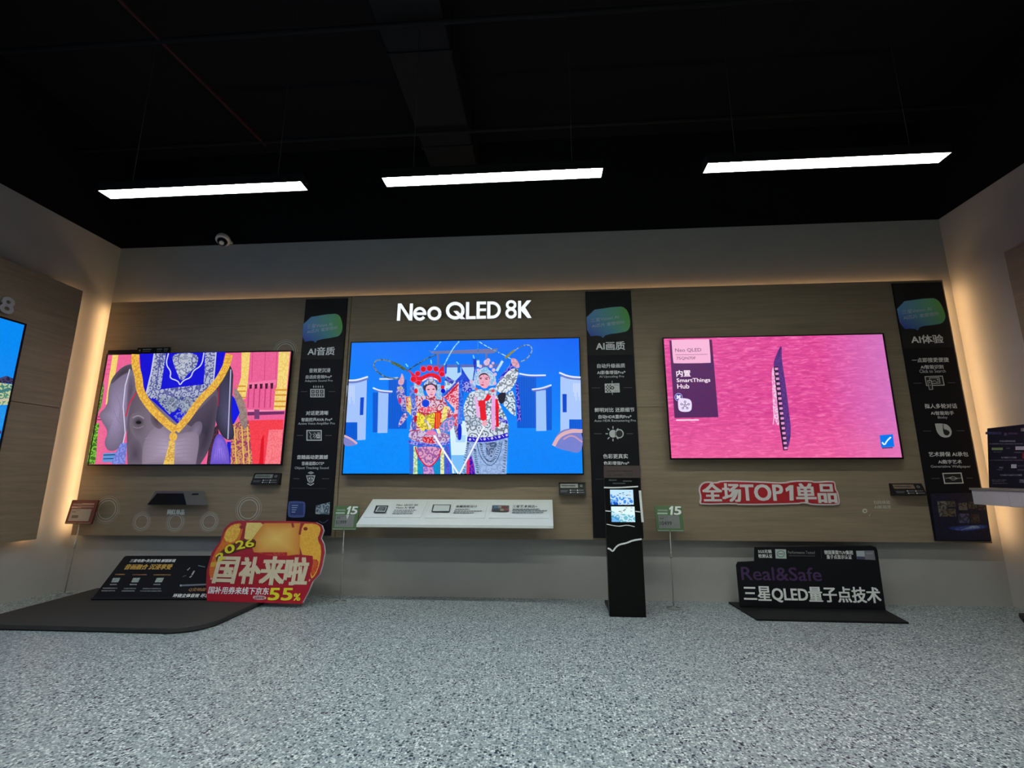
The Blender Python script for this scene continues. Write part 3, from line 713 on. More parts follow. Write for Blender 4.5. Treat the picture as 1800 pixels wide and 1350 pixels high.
a.add(smoothp([(660, 500), (760, 460), (860, 480), (890, 550), (800, 570), (680, 570)]), c(236, 130, 180), c(210, 90, 150), .4)
# head and headdress
a.tr = A_
a.add([(430, 820), (520, 880), (600, 900), (640, 1080), (560, 1100), (450, 1060)], c(130, 186, 220), c(200, 210, 226), .9)
a.add([(860, 860), (960, 860), (990, 1040), (960, 1160), (880, 1160), (870, 1000)], c(130, 186, 230), c(196, 206, 226), .9)
a.add(ell(475, 990, 36, 50), RED); a.add(ell(1000, 915, 38, 36), RED); a.add(ell(1010, 990, 46, 44), c(10, 10, 200))
a.add(smoothp([(610, 930), (640, 830), (720, 760), (800, 750), (870, 800), (905, 930), (880, 1000), (650, 1000)]), c(60, 44, 70)); a.add(smoothp([(620, 890), (660, 800), (780, 740), (870, 800), (900, 880), (850, 870), (780, 830), (690, 860)]), c(196, 202, 226), c(90, 80, 120), .9)
a.add(smoothp([(660, 940), (700, 880), (780, 860), (850, 900), (876, 990), (850, 1070), (800, 1124), (740, 1110), (690, 1040)]), c(240, 186, 204), c(232, 166, 190), .4)
a.add(ell(720, 962, 30, 12), c(150, 80, 120)); a.add(ell(822, 956, 28, 12), c(150, 80, 120)); a.add(ell(722, 962, 14, 8), c(50, 24, 50)); a.add(ell(822, 956, 14, 8), c(50, 24, 50))
a.add(ell(786, 1020, 12, 8), c(206, 130, 150)); a.add(ell(782, 1062, 32, 9), c(196, 40, 80)); a.line([(690, 1080), (740, 1130), (810, 1140)], 10, c(120, 50, 60))
a.add(smoothp([(310, 570), (360, 590), (480, 700), (560, 720), (700, 640), (830, 630), (960, 700), (980, 830), (920, 830), (840, 720), (740, 700), (620, 770), (540, 880), (480, 850), (380, 760), (400, 680)]), RED, DRED, .5)
a.add(smoothp([(940, 560), (1010, 490), (1030, 560), (1040, 690), (980, 720), (900, 640)]), RED, DRED, .4)
a.line(smoothp([(600, 800), (680, 750), (780, 730), (880, 760), (920, 800)], 2, False), 26, c(240, 226, 234), c(220, 60, 90), .7)
for x, y, r in ((622, 562, 52), (745, 545, 54), (872, 560, 52), (512, 650, 48), (430, 760, 56), (530, 830, 44), (990, 660, 48)):
    a.add(ell(x, y, r + 8, r + 8), c(240, 90, 140)); a.add(ell(x, y, r, r), c(232, 8, 36), DRED, .4)
a.add(ell(668, 1235, 74, 76), c(6, 66, 226), c(0, 40, 190), .3); a.line([(650, 1090), (664, 1160)], 14, c(150, 220, 240))
# right performer
a.tr = C_
a.add([(345, 400), (410, 400), (400, 560), (360, 820), (340, 800), (370, 600)], c(20, 30, 190), c(60, 80, 210), .5)
a.add([(150, 830), (290, 830), (400, 930), (260, 1050), (150, 1000)], c(30, 40, 200), c(170, 180, 236), .8)
a.line([(440, 60), (444, 430)], 12, c(20, 110, 150), c(60, 190, 220), .6)
a.line(smoothp([(470, 80), (600, 160), (740, 235), (940, 330), (1060, 400)], 2, False), 15, c(176, 230, 244), c(20, 90, 130), .9)
a.line(smoothp([(1000, 370), (1130, 240), (1280, 150), (1400, 130), (1470, 200), (1440, 310), (1340, 420), (1230, 460)], 2, False), 20, c(150, 176, 190), c(30, 70, 100), .9)
a.line([(950, 390), (1040, 310), (1130, 240)], 40, c(120, 130, 70), c(170, 140, 60), .7)
# white robe, flags, raised sleeve
a.add([(820, 790), (1080, 470), (1120, 560), (850, 830)], c(36, 30, 190), c(150, 150, 230), .7)
a.add(smoothp([(830, 840), (1060, 580), (1200, 580), (1200, 720), (1130, 900), (1010, 1040), (860, 1050), (760, 960)], 1), c(226, 234, 246), c(60, 70, 86), .75)
a.tr = T5
a.add([(1150, 480), (1245, 430), (1262, 480), (1268, 610), (1235, 590), (1180, 530)], c(214, 230, 246), c(50, 80, 110), .9)
a.add([(1266, 372), (1284, 380), (1308, 640), (1278, 644)], c(26, 20, 186), c(160, 150, 226), .6)
a.tr = C_
a.add(smoothp([(1060, 400), (1110, 380), (1190, 430), (1240, 560), (1170, 580), (1080, 520)]), c(226, 170, 190), c(170, 100, 120), .5)
a.add([(1130, 580), (1200, 590), (1200, 650), (1140, 630)], c(70, 80, 90), c(190, 200, 210), .6)
a.add(smoothp([(820, 1070), (900, 1030), (980, 1050), (950, 1200), (880, 1270), (800, 1160)]), c(30, 26, 44))
a.tr = T5
a.add(smoothp([(960, 430), (1130, 430), (1160, 540), (1215, 640), (1218, 760), (930, 770), (925, 700), (895, 560), (930, 470)], 1), c(216, 226, 240), c(80, 96, 116), .9)
a.add([(1145, 610), (1212, 640), (1210, 665), (1145, 640)], c(30, 22, 190), c(190, 190, 236), .6)
a.add(smoothp([(905, 600), (1000, 620), (1030, 650), (1020, 680), (960, 680), (910, 640)]), c(196, 210, 226), c(70, 90, 120), .8)
a.tr = C_
a.add(smoothp([(380, 1000), (480, 960), (600, 1030), (620, 1110), (560, 1170), (450, 1180), (370, 1080)]), c(214, 224, 236), c(120, 140, 160), .7)
a.add(smoothp([(640, 960), (780, 930), (810, 1060), (720, 1100), (640, 1060)]), c(210, 216, 232), c(110, 120, 150), .7)
a.add(ell(725, 1005, 30, 28), c(220, 60, 80)); a.add(ell(405, 970, 26, 24), c(220, 90, 110))
a.add([(620, 1060), (700, 1110), (640, 1190), (580, 1200), (590, 1349), (450, 1349), (450, 1190), (560, 1180)], RED, DRED, .2)
a.add([(700, 1100), (770, 1080), (770, 1349), (700, 1349)], c(232, 170, 226)); a.add([(770, 1160), (810, 1160), (850, 1349), (770, 1349)], RED)
a.add([(370, 1080), (430, 1160), (450, 1349), (400, 1349)], c(230, 180, 230))
a.tr = D_
a.add([(490, 0), (605, 0), (632, 260), (560, 290), (510, 260)], RED, DRED, .2)
a.add([(415, 0), (490, 0), (500, 230), (430, 200)], c(230, 180, 230)); a.add([(720, 0), (800, 0), (800, 470), (725, 470)], c(234, 172, 228), c(220, 150, 214), .5)
a.add([(800, 0), (860, 0), (875, 400), (815, 410)], c(224, 8, 36))
a.add(smoothp([(520, 320), (600, 270), (650, 300), (640, 380), (560, 400)]), c(240, 176, 196), c(216, 140, 160), .4)
# skirts
a.add([(250, 660), (1050, 620), (1020, 1330), (410, 1330), (330, 980), (240, 1100), (190, 1330), (160, 1330), (230, 860)], c(158, 186, 232), c(104, 130, 176), .5)
a.add([(330, 960), (380, 1140), (410, 1330), (230, 1330), (240, 1100)], c(20, 14, 190), c(220, 60, 90), .4); a.add([(240, 1090), (300, 1020), (290, 1330), (232, 1330)], c(226, 40, 90))
a.line(smoothp([(250, 640), (450, 665), (700, 650), (900, 610), (1055, 560)], 2, False), 92, c(34, 22, 190), c(40, 30, 200), .3)
for i in range(11):
    t_ = i / 10; x = 305 + 720 * t_; y = 650 - 85 * t_ ** 2 + 10 * math.sin(t_ * 3)
    if i % 2: a.line([(x - 18, y - 20), (x + 18, y + 18)], 12, c(216, 206, 246))
    else: a.add(ell(x, y, 24, 24), c(206, 196, 244))
DK = c(38, 60, 96)
for path in ([(270, 720), (240, 860), (205, 1030), (190, 1320)], [(400, 850), (420, 1000), (440, 1150), (460, 1320)], [(1010, 680), (1010, 850), (985, 1050), (960, 1310)], [(520, 740), (540, 900), (620, 1050), (700, 1100), (790, 1040), (850, 880), (900, 710)]):
    q = smoothp(path, 3, False)
    for i in range(0, len(q) - 2, 2):
        a.line([(q[i][0] - 24, q[i][1] - 8), (q[i][0] + 26, q[i][1] + 6)], 13, DK)
a.line(smoothp([(450, 740), (490, 930), (580, 1090), (690, 1180), (800, 1120), (890, 960), (940, 700)], 2, False), 12, c(40, 62, 120))
a.add([(610, 720), (840, 700), (820, 850), (740, 1000), (680, 990), (620, 880)], c(150, 168, 206), c(60, 84, 128), 1)
for i in range(9): a.line([(620, 740 + i * 26), (830 - i * 6, 705 + i * 26)], 7, c(70, 92, 132))
# spears crossed at the floor
a.line([(585, 400), (105, 1330)], 34, c(244, 244, 255), w2=26); a.line([(700, 140), (640, 260)], 22, c(236, 236, 250))
a.tr = B_
a.line([(845, 575), (1080, 950), (1320, 1325)], 38, c(246, 244, 255), w2=30)
# face and crown
a.tr = C_
a.add(smoothp([(430, 640), (560, 560), (700, 640), (790, 760), (780, 900), (690, 920), (400, 920), (350, 760)]), c(136, 186, 230), c(206, 216, 236), .9)
a.add(smoothp([(455, 700), (520, 670), (620, 680), (680, 770), (660, 820), (470, 820)]), c(40, 30, 40))
a.add(smoothp([(465, 740), (560, 690), (660, 740), (672, 850), (630, 950), (560, 972), (495, 930), (462, 840)]), c(240, 172, 194), c(232, 150, 180), .4)
a.line(smoothp([(450, 730), (520, 665), (620, 672), (690, 780)], 2, False), 16, c(196, 200, 230))
a.line([(475, 770), (520, 760)], 11, c(90, 30, 60)); a.line([(575, 772), (640, 756)], 11, c(90, 30, 60)); a.add(ell(500, 784, 20, 9), c(50, 20, 50)); a.add(ell(606, 790, 22, 9), c(50, 20, 50))
a.add(ell(540, 850, 16, 8), c(200, 100, 130)); a.add(ell(532, 900, 32, 11), c(190, 40, 80)); a.line([(548, 700), (552, 740)], 10, c(226, 60, 90))
a.add(smoothp([(500, 640), (540, 570), (620, 560), (660, 630), (600, 650)]), c(120, 190, 232), c(200, 220, 240), .8)
for x, y, r in ((610, 480, 56), (490, 550, 34), (690, 550, 36), (740, 620, 34), (450, 620, 28), (770, 700, 32), (325, 840, 36), (760, 870, 36), (730, 490, 26), (640, 440, 40)):
    a.add(ell(x, y, r, r), c(226, 196, 220), c(196, 160, 200), .5)
a.line([(448, 440), (456, 560)], 52, c(190, 226, 244), c(226, 236, 250), .5); a.line([(910, 450), (800, 640)], 48, c(170, 216, 240), c(214, 232, 246), .6)
a.build('screen_picture', M_PIC, tvC)

# ---- pink water picture
tvR, sR = television(1.264, 1.992, 1.672, 'television showing a long boat on bright pink water')
mesh('screen_picture', [SCR.p(q[0], q[1], .0002) for q in rect(sR[0], sR[2], sR[1], sR[3])], [(0, 1, 2, 3)], M_WATER, tvR, None)
a = Art(SCR, .0005, crop(1140, 570, 3.913))
a.add(smoothp([(845, 330), (858, 290), (880, 300), (900, 500), (905, 700), (880, 690), (858, 620)]), c(244, 196, 226), c(232, 120, 190), .8)
a.add(smoothp([(903, 152), (918, 154), (914, 215), (922, 280), (944, 420), (966, 600), (982, 740), (962, 855), (930, 868), (930, 868), (905, 700), (884, 500), (862, 300), (860, 255)], 1), c(98, 56, 136), c(70, 40, 110), .6)
a.line([(911, 156), (886, 240)], 9, c(92, 40, 110))
a.add([(868, 300), (885, 298), (900, 500), (922, 700), (940, 862), (925, 860), (900, 700), (880, 480)], c(52, 30, 60))
for i in range(17):
    t_ = i / 16; x = 870 + 62 * t_; y = 308 + 545 * t_
    a.add([(x - 10, y - 15), (x + 22, y - 17), (x + 24, y + 13), (x - 8, y + 15)], c(46, 26, 54)); a.add([(x - 3, y - 9), (x + 20, y - 10), (x + 21, y + 6), (x - 1, y + 8)], c(226, 150, 206))
a.line(smoothp([(855, 560), (862, 640), (855, 690)], 2, False), 5, c(250, 200, 230))
a.build('boat_picture', M_PIC, tvR)
a = Art(SCR, .0012, crop(1160, 580, 7.5))
a.add([(124, 142), (684, 128), (770, 1150), (192, 1160)], c(92, 40, 92), c(70, 42, 104), .5)
a.add([(124, 142), (684, 128), (700, 330), (140, 350)], c(96, 36, 88))
a.add(smoothp([(152, 132), (152, 132), (400, 126), (648, 122), (648, 122), (672, 425), (660, 436), (190, 442), (174, 430)], 1), c(248, 184, 218))
a.line([(205, 328), (625, 322)], 5, c(120, 60, 100))
a.add(ell(245, 886, 52, 54), c(206, 190, 240)); a.add(ell(245, 886, 46, 48), c(70, 60, 160))
for dx, dy in ((-16, -14), (16, -14), (-16, 14), (16, 14), (0, 0)): a.add(ell(245 + dx, 886 + dy, 13, 13), c(240, 236, 255))
a.add(smoothp([(240, 900), (330, 900), (410, 920), (422, 1000), (410, 1072), (330, 1084), (250, 1070), (236, 990)]), c(236, 222, 252))
cx, cy = 330, 994
for i in range(5):
    an = math.radians(-90 + 72 * i); q = (cx + 50 * math.cos(an), cy + 46 * math.sin(an))
    a.line([(cx + 14 * math.cos(an), cy + 14 * math.sin(an)), q], 6, c(60, 50, 110)); a.add(ell(q[0], q[1], 15, 15, 12), c(60, 50, 110)); a.add(ell(q[0], q[1], 8, 8, 12), c(236, 222, 252))
a.add(ell(cx, cy, 17, 17, 12), c(60, 50, 110)); a.add(ell(cx, cy, 10, 10, 12), c(236, 222, 252))
a.line([(212, 1190), (510, 1186)], 15, c(250, 226, 244))
a.build('info_card_picture', M_PIC, tvR)
a = Art(SCR, .0012, crop(1140, 570, 3.913))
a.add([(1588, 764), (1680, 756), (1690, 842), (1600, 848)], c(0, 120, 240)); a.line([(1606, 852), (1680, 848)], 8, c(60, 60, 120))
a.line(smoothp([(1606, 812), (1622, 832), (1640, 800), (1666, 776)], 1, False), 10, c(236, 248, 255))
a.build('check_badge', M_PIC, tvR)
TPK = glow('screen_text_plum', c(96, 40, 80), 1.0); TWH = glow('screen_text_white', c(252, 232, 246), 1.0)
g = crop(1160, 580, 7.5)
texth('Neo QLED', SCR, 196, 540, 246, 300, .012, TPK, tvR, 0.0, g, 'screen_lettering'); texth('75QN70F', SCR, 214, 466, 358, 402, .012, TPK, tvR, 0.0, g, 'screen_lettering')
texth('内置', SCR, 212, 396, 535, 620, .012, TWH, tvR, .03, g, 'screen_lettering'); texth('SmartThings', SCR, 216, 656, 640, 705, .012, TWH, tvR, .025, g, 'screen_lettering'); texth('Hub', SCR, 224, 380, 716, 776, .012, TWH, tvR, .025, g, 'screen_lettering')

# ---- big television on the left wall
t = thing('television', (-3.49, -1.79, .76), 'large television on the left wall showing blue sky over rooftops', 'television')
FL = Frame((-3.483, 0, 0), (0, 1, 0), (0, 0, 1))
bevel(box('back_shell', -3.545, -3.50, -2.86, -.72, .78, 1.985, M_BLACK, t), .008)
box('panel_glass', -3.502, -3.484, -2.88, -.695, .762, 2.008, M_GLOSS, t)
for y0, y1, z0, z1 in ((-2.88, -.688, 2.0, 2.010), (-2.88, -.688, .755, .77), (-.698, -.688, .77, 2.0), (-2.89, -2.88, .755, 2.010)):
    box('bezel', -3.505, -3.478, y0, y1, z0, z1, M_GLOSS, t)
a = Art(FL, .0004)
a.raw(rect(-2.878, .772, -.70, 1.998), c(0, 138, 240), c(0, 120, 230), .2)
a.tr = crop(0, 540, 5.19)
a.add([(-400, 560), (0, 645), (60, 625), (126, 655), (120, 700), (0, 690), (-400, 640)], c(30, 30, 60), c(90, 80, 130), .5)
a.add([(-400, 640), (0, 690), (112, 705), (70, 890), (0, 895), (-400, 900)], c(190, 200, 150), c(60, 130, 120), 1)
a.line([(-200, 800), (0, 770), (100, 745)], 26, c(60, 120, 120)); a.line([(-200, 880), (0, 850), (80, 840)], 22, c(206, 190, 160))
a.add([(-400, 905), (0, 908), (60, 905), (8, 1150), (0, 1200), (-400, 1300)], c(30, 150, 236), c(10, 120, 214), .3)
a.line([(-300, 1250), (0, 1140), (10, 1140)], 30, c(70, 50, 110))
a.build('screen_picture', M_PIC, t)
FLW = Frame((-3.551, 0, 0), (0, 1, 0), (0, 0, 1))
t = thing('wall_sign', (-3.55, -.83, 2.06), 'pale grey raised digits on the left wood wall above the large television', 'sign')
for ch, y0, y1 in (('8', -.835, -.745), ('9', -.935, -.845), (' ', 0, 0)):
    if ch == ' ': continue
    vs, fs = textdata(ch, .025, 4)
    w0 = min(q.x for q in vs); w1 = max(q.x for q in vs); k0 = min(q.y for q in vs); k1 = max(q.y for q in vs)
    for i, hh in enumerate((.012,)):
        pts = [FLW.p(y0 + (y1 - y0) * (q.x - w0) / (w1 - w0), 2.055 + .125 * (q.y - k0) / (k1 - k0), hh) for q in vs]
        ob = mesh('digit', pts, fs, plain('digit_grey', (.34, .34, .35, 1), .5), t)
        sd = ob.modifiers.new('depth', 'SOLIDIFY'); sd.thickness = .012; sd.offset = 0

# ------------------------------------------------------------------ lit letters above the middle screen
FS = wall(0)
t = thing('lit_sign', (-.56, -.02, 2.15), 'glowing white sign letters reading Neo QLED 8K above the middle television', 'sign')
g = crop(690, 520, 6.923)
ML_SIDE = plain('letter_side', (.35, .36, .37, 1), .5)
def half(cx, cy, rx, ry, w, a0, a1, n=18):
    return stroke([(cx + rx * math.cos(math.radians(a0 + (a1 - a0) * i / n)), cy + ry * math.sin(math.radians(a0 + (a1 - a0) * i / n))) for i in range(n + 1)], w)
LET = {
    'N': [[(80, 110), (119, 110), (106, 318), (66, 318)], [(225, 110), (263, 110), (254, 316), (214, 316)], [(80, 110), (122, 110), (256, 316), (212, 316)]],
    'e': half(344, 235, 62, 66, 36, -4, -326) + [[(285, 219), (424, 217), (424, 249), (285, 251)]],
    'o': half(520, 231, 67, 66, 38, 0, 360),
    'Q': half(772, 197, 94, 88, 40, 0, 360) + [[(748, 202), (800, 200), (894, 298), (838, 300)]],
    'L': [[(902, 92), (941, 92), (939, 300), (900, 300)], [(902, 264), (1020, 262), (1020, 299), (900, 300)]],
    'E': [[(1030, 88), (1069, 88), (1067, 296), (1028, 296)], [(1030, 88), (1143, 86), (1143, 121), (1030, 123)], [(1030, 172), (1143, 170), (1143, 202), (1030, 204)], [(1030, 260), (1143, 258), (1143, 294), (1028, 296)]],
    'D': [[(1158, 86), (1197, 86), (1195, 294), (1156, 294)], [(1180, 86), (1218, 85), (1218, 121), (1180, 122)], [(1180, 258), (1216, 257), (1216, 293), (1180, 294)]] + half(1217, 189, 87, 86, 36, -90, 90),
    '8': half(1447, 128, 48, 42, 33, 0, 360) + half(1446, 228, 52, 48, 35, 0, 360),
    'K': [[(1530, 78), (1567, 78), (1568, 288), (1530, 288)], [(1636, 74), (1689, 72), (1592, 190), (1560, 196), (1560, 166)], [(1578, 166), (1612, 150), (1694, 284), (1646, 287), (1566, 196)]],
}
for ch, polys in LET.items():
    vb = []; fb_ = []; vf = []; ff = []
    for k, q in enumerate(polys):
        q = [FS.l(*g(*r)) for r in q]; n = len(q)
        if sum(q[i][0] * q[(i + 1) % n][1] - q[(i + 1) % n][0] * q[i][1] for i in range(n)) < 0: q = q[::-1]
        m0 = len(vb); vb += [FS.p(r[0], r[1], .010) for r in q] + [FS.p(r[0], r[1], .033) for r in q]
        fb_ += [tuple(range(m0, m0 + n))[::-1], tuple(range(m0 + n, m0 + 2 * n))] + [(m0 + i, m0 + (i + 1) % n, m0 + n + (i + 1) % n, m0 + n + i) for i in range(n)]
        m1 = len(vf); vf += [FS.p(r[0], r[1], .0335 + k * .00002) for r in q]; ff.append(tuple(range(m1, m1 + n)))
    bd = mesh('letter_body', vb, fb_, ML_SIDE, t)
    mesh('letter_face', vf, ff, M_SIGN, bd)
    cx = sum(q.x for q in vb) / len(vb); cz = sum(q.z for q in vb) / len(vb)
    tube('standoff_pin', (cx, -.0005, cz + .02), (cx, -.011, cz + .02), .003, M_METAL, bd, 6)

# ------------------------------------------------------------------ feature banners
FB = wall(-.012)
def bars(b, tr, pts, w, mat=None, name='rule'):
    for i, (q0, q1) in enumerate(pts):
        a_ = Art(FB, .0016, tr); a_.line([q0, q1], w, c(150, 150, 150)); a_.build(name, M_PRINT, b)
BX = []
def banner(x0, label, bub, tr1, t1, t2, head, div, lines, marks):
    z0, z1, w = .454, 2.419, .372
    b = thing('feature_banner', (x0 + w / 2, -.006, z0), label, 'banner', 'tall black feature banners on the back wall')
    bd = box('board', x0, x0 + w, -.012, -.001, z0, z1, M_BOARD, b); bevel(bd, .001)
    zd = FB.l(*tr1(*div))[1]
    hp = slab('header_panel', FB, rect(x0 + .002, zd, x0 + w - .002, z1 - .002), .0002, .0008, M_BOARD2, b)
    a_ = Art(FB, .0012, tr1)
    P = [a_.loc(*q) for q in smoothp(bub, 1)]
    cx = sum(q[0] for q in P) / len(P); cz = sum(q[1] for q in P) / len(P)
    def shade(q):
        s = min(1, max(0, (q[0] - (x0 + .02)) / (w - .04))); e = min(1, max(0, (q[1] - (cz - .1)) / .2))
        lo = [c(44, 52, 150), c(56, 110, 150), c(84, 150, 92)]; hi = [c(96, 140, 190), c(96, 160, 150), c(92, 158, 48)]
        f = lambda r: [r[0][k] * (1 - 2 * s) + r[1][k] * 2 * s if s < .5 else r[1][k] * (2 - 2 * s) + r[2][k] * (2 * s - 1) for k in range(3)]
        A, B = f(lo), f(hi)
        return tuple((A[k] * (1 - e) + B[k] * e) * 1.5 for k in range(3))
    n = len(P)
    vs = []; fs = []
    rings = [1.0, .66, .33]
    for r in rings: vs += [(cx + (q[0] - cx) * r, cz + (q[1] - cz) * r) for q in P]
    vs.append((cx, cz))
    for r in range(2): fs += [(r * n + i, r * n + (i + 1) % n, (r + 1) * n + (i + 1) % n, (r + 1) * n + i) for i in range(n)]
    fs += [(2 * n + i, 2 * n + (i + 1) % n, 3 * n) for i in range(n)]
    sb = mesh('speech_bubble', [FB.p(q[0], q[1], .0012) for q in vs], fs, M_PRINT, b, None, cols=[(*shade(q), 0) for q in vs], cols2=[(0, 0, 0, 1)] * len(vs))
    pale = plain('bubble_ink', (.56, .64, .70, 1), .6)
    textq('三星Vision AI', FB, *t1, .0018, pale, sb, .01, tr1); textq('AI芯片 重塑视听', FB, *t2, .0018, pale, sb, .01, tr1)
    texth(head[0], FB, *head[1:], .0018, M_INKW, hp, .03, tr1)
    for tr, s, u0, u1, v0, v1, big in lines:
        texth(s, FB, u0, u1, v0, v1, .0018, M_INKW if big else plain('soft_ink', (.62, .62, .60, 1), .6), bd, .02 if big else .008, tr)
    for tr, fn in marks:
        a_ = Art(FB, .0014, tr); fn(a_); a_.build('icon', M_PRINT, bd)
    return b
W_ = c(206, 206, 202); K_ = c(24, 25, 29)
t3, t4 = crop(480, 500, 6.75), crop(480, 690, 5.19)
t6, t7 = crop(1000, 500, 6.75), crop(1000, 690, 5.19)
r1, r2 = crop(1540, 490, 5.87), crop(1540, 700, 5.192)
def dash(a_, *segs):
    for x0, x1, y in segs: a_.line([(x0, y), (x1, y)], 3.2, c(130, 130, 128))
def ic_sound(a_):
    dash(a_, (330, 405, 1272), (660, 740, 1272))
    a_.add(rect(442, 1240, 612, 1340), W_)
    for i in range(3):
        for j in range(2): a_.add(rect(456 + i * 52, 1252 + j * 44, 494 + i * 52, 1288 + j * 40), K_); a_.add(ell(475 + i * 52, 1270 + j * 42, 9, 9), W_)
    for i in range(5): x = 484 + i * 27; a_.line([(x, 1200), (x, 1230)], 6, W_); a_.add(ell(x, 1215, 9, 6), W_)
def ic_voice(a_):
    dash(a_, (218, 275, 392), (478, 535, 392))
    a_.add(rect(305, 342, 445, 440), W_); a_.add(rect(315, 352, 436, 430), K_)
    a_.line([(330, 360), (350, 385), (338, 400), (350, 425)], 6, W_); a_.line(smoothp([(365, 378), (380, 392), (366, 408)], 1, False), 5, W_); a_.line(smoothp([(376, 366), (398, 392), (378, 418)], 1, False), 5, W_)
    a_.add(rect(396, 380, 430, 418), W_); a_.add(rect(404, 366, 428, 374), W_); a_.add(rect(402, 396, 420, 402), K_)
def ic_track(a_):
    dash(a_, (185, 240, 786), (447, 512, 786))
    for r in (10, 20, 30): a_.line([(346 + r * math.cos(math.radians(k)), 748 - r * math.sin(math.radians(k)) * .8) for k in range(30, 151, 20)], 5, W_)
    a_.add([(302, 756), (386, 756), (372, 812), (318, 812)], W_); a_.add([(312, 764), (376, 764), (364, 804), (326, 804)], K_)
    a_.add(rect(326, 774, 364, 794), W_); a_.add(ell(345, 784, 7, 7), K_)
    a_.line([(314, 830), (344, 846), (374, 828)], 9, W_); a_.line([(326, 818), (344, 826), (362, 816)], 6, W_)
    a_.line([(170, 873), (490, 876)], 3, c(70, 70, 72))
    a_.add(smoothp([(140, 1000), (160, 990), (280, 992), (298, 1010), (292, 1130), (270, 1140), (150, 1140), (136, 1120)], 1), c(70, 84, 140)); a_.add(rect(158, 1010, 276, 1118), c(40, 54, 112))
    for i in range(4): a_.line([(172, 1030 + i * 20), (230 - i * 8, 1030 + i * 20)], 6, c(176, 190, 214))
    a_.add([(392, 1030), (520, 1000), (516, 1112), (388, 1108)], c(70, 90, 110), c(170, 184, 190), .9); a_.add([(415, 1100), (450, 1015), (470, 1100)], c(170, 180, 190), c(90, 110, 120), .7)
    a_.line(smoothp([(420, 1170), (460, 1195), (505, 1160)], 2, False), 6, c(70, 90, 120))
banner(-1.736, 'black banner headed AI音质 beside the elephant television',
       [(365, 400), (720, 342), (790, 365), (822, 450), (825, 545), (790, 608), (740, 625), (520, 660), (500, 698), (478, 664), (345, 686)], t3,
       ((405, 528), (705, 492), (407, 480)), ((402, 584), (766, 530), (404, 545)), ('AI音质', 415, 730, 745, 840), (560, 888),
       [(t3, '音效更沉浸', 430, 680, 995, 1045, 1), (t3, '自适应音效Pro*', 390, 697, 1075, 1118, 1), (t3, 'Adaptive Sound Pro', 378, 708, 1130, 1162, 0),
        (t4, '对话更清晰', 302, 505, 167, 206, 1), (t4, '智能控声AVA Pro*', 260, 540, 230, 263, 1), (t4, 'Active Voice Amplifier Pro', 230, 565, 272, 299, 0),
        (t4, '音随画动更震撼', 220, 500, 570, 608, 1), (t4, '音画追踪OTS*', 262, 466, 630, 663, 1), (t4, 'Object Tracking Sound', 198, 508, 676, 705, 0)],
       [(t3, ic_sound), (t4, ic_voice), (t4, ic_track)])
def ic_scale(a_):
    dash(a_, (270, 370, 1228), (650, 750, 1226))
    a_.add([(424, 1178), (598, 1172), (604, 1280), (428, 1286)], W_)
    for i in range(4):
        for j in range(5):
            if (i + j) % 2: a_.add(rect(436 + i * 16, 1190 + j * 18, 450 + i * 16, 1206 + j * 18), K_)
    a_.add(rect(535, 1190, 590, 1196), c(120, 120, 118)); a_.add(rect(535, 1265, 590, 1270), c(120, 120, 118))
    a_.line([(512, 1145), (516, 1310)], 7, W_); a_.add(smoothp([(480, 1228), (514, 1200), (546, 1228), (514, 1254)]), K_); a_.add(ell(514, 1228, 10, 10), W_)
def ic_sun(a_):
    dash(a_, (228, 300, 376), (525, 585, 376))
    for k in range(8):
        an = math.radians(45 * k)
        if abs(math.cos(an) - 1) < .01: continue
        a_.line([(402 + 46 * math.cos(an), 376 + 46 * math.sin(an)), (402 + 68 * math.cos(an), 376 + 68 * math.sin(an))], 9, W_)
    a_.add(ell(402, 376, 34, 36), W_); a_.add(ell(460, 376, 40, 42), W_); a_.add(ell(460, 376, 30, 32), K_); a_.add([(420, 350), (434, 362), (434, 390), (420, 402)], c(120, 120, 118))
    a_.line([(240, 790), (310, 790)], 3, c(90, 90, 90))
banner(0.672, 'black banner headed AI画质 behind the slim black floor totem',
       [(205, 315), (600, 257), (670, 280), (712, 350), (732, 462), (715, 535), (660, 568), (425, 597), (405, 642), (375, 605), (218, 616)], t6,
       ((262, 452), (592, 405), (258, 408)), ((275, 515), (664, 465), (272, 475)), ('AI画质', 322, 662, 680, 778), (500, 836),
       [(t6, '自动升级画质', 335, 665, 940, 990, 1), (t6, 'AI影像增强Pro*', 335, 670, 1022, 1066, 1), (t6, 'AI Upscaling Pro', 360, 655, 1080, 1112, 0),
        (t7, '鲜明对比 还原细节', 235, 597, 138, 178, 1), (t7, '自动HDR重构Pro*', 270, 570, 203, 238, 1), (t7, 'Auto HDR Remastering Pro', 232, 610, 246, 273, 0),
        (t7, '色彩更真实', 312, 537, 560, 602, 1), (t7, '色彩增强Pro*', 317, 549, 627, 660, 1)],
       [(t6, ic_scale), (t7, ic_sun)])
def ic_search(a_):
    dash(a_, (385, 468, 1078), (735, 815, 1074))
    a_.add([(498, 1006), (685, 1000), (706, 1102), (515, 1106)], W_); a_.add([(508, 1014), (678, 1009), (696, 1094), (522, 1098)], K_)
    a_.add([(545, 1022), (650, 1018), (662, 1080), (556, 1086)], W_); a_.add([(551, 1028), (645, 1024), (655, 1074), (562, 1080)], K_)
    a_.line([(560, 1074), (600, 1050), (625, 1070), (650, 1050)], 5, W_); a_.add(ell(632, 1040, 7, 7), W_)
    a_.add([(524, 1050), (570, 1046), (586, 1144), (545, 1148)], W_); a_.add([(531, 1056), (564, 1053), (578, 1138), (550, 1141)], K_); a_.add(ell(550, 1072, 6, 6), W_); a_.add(ell(556, 1098, 5, 5), W_)
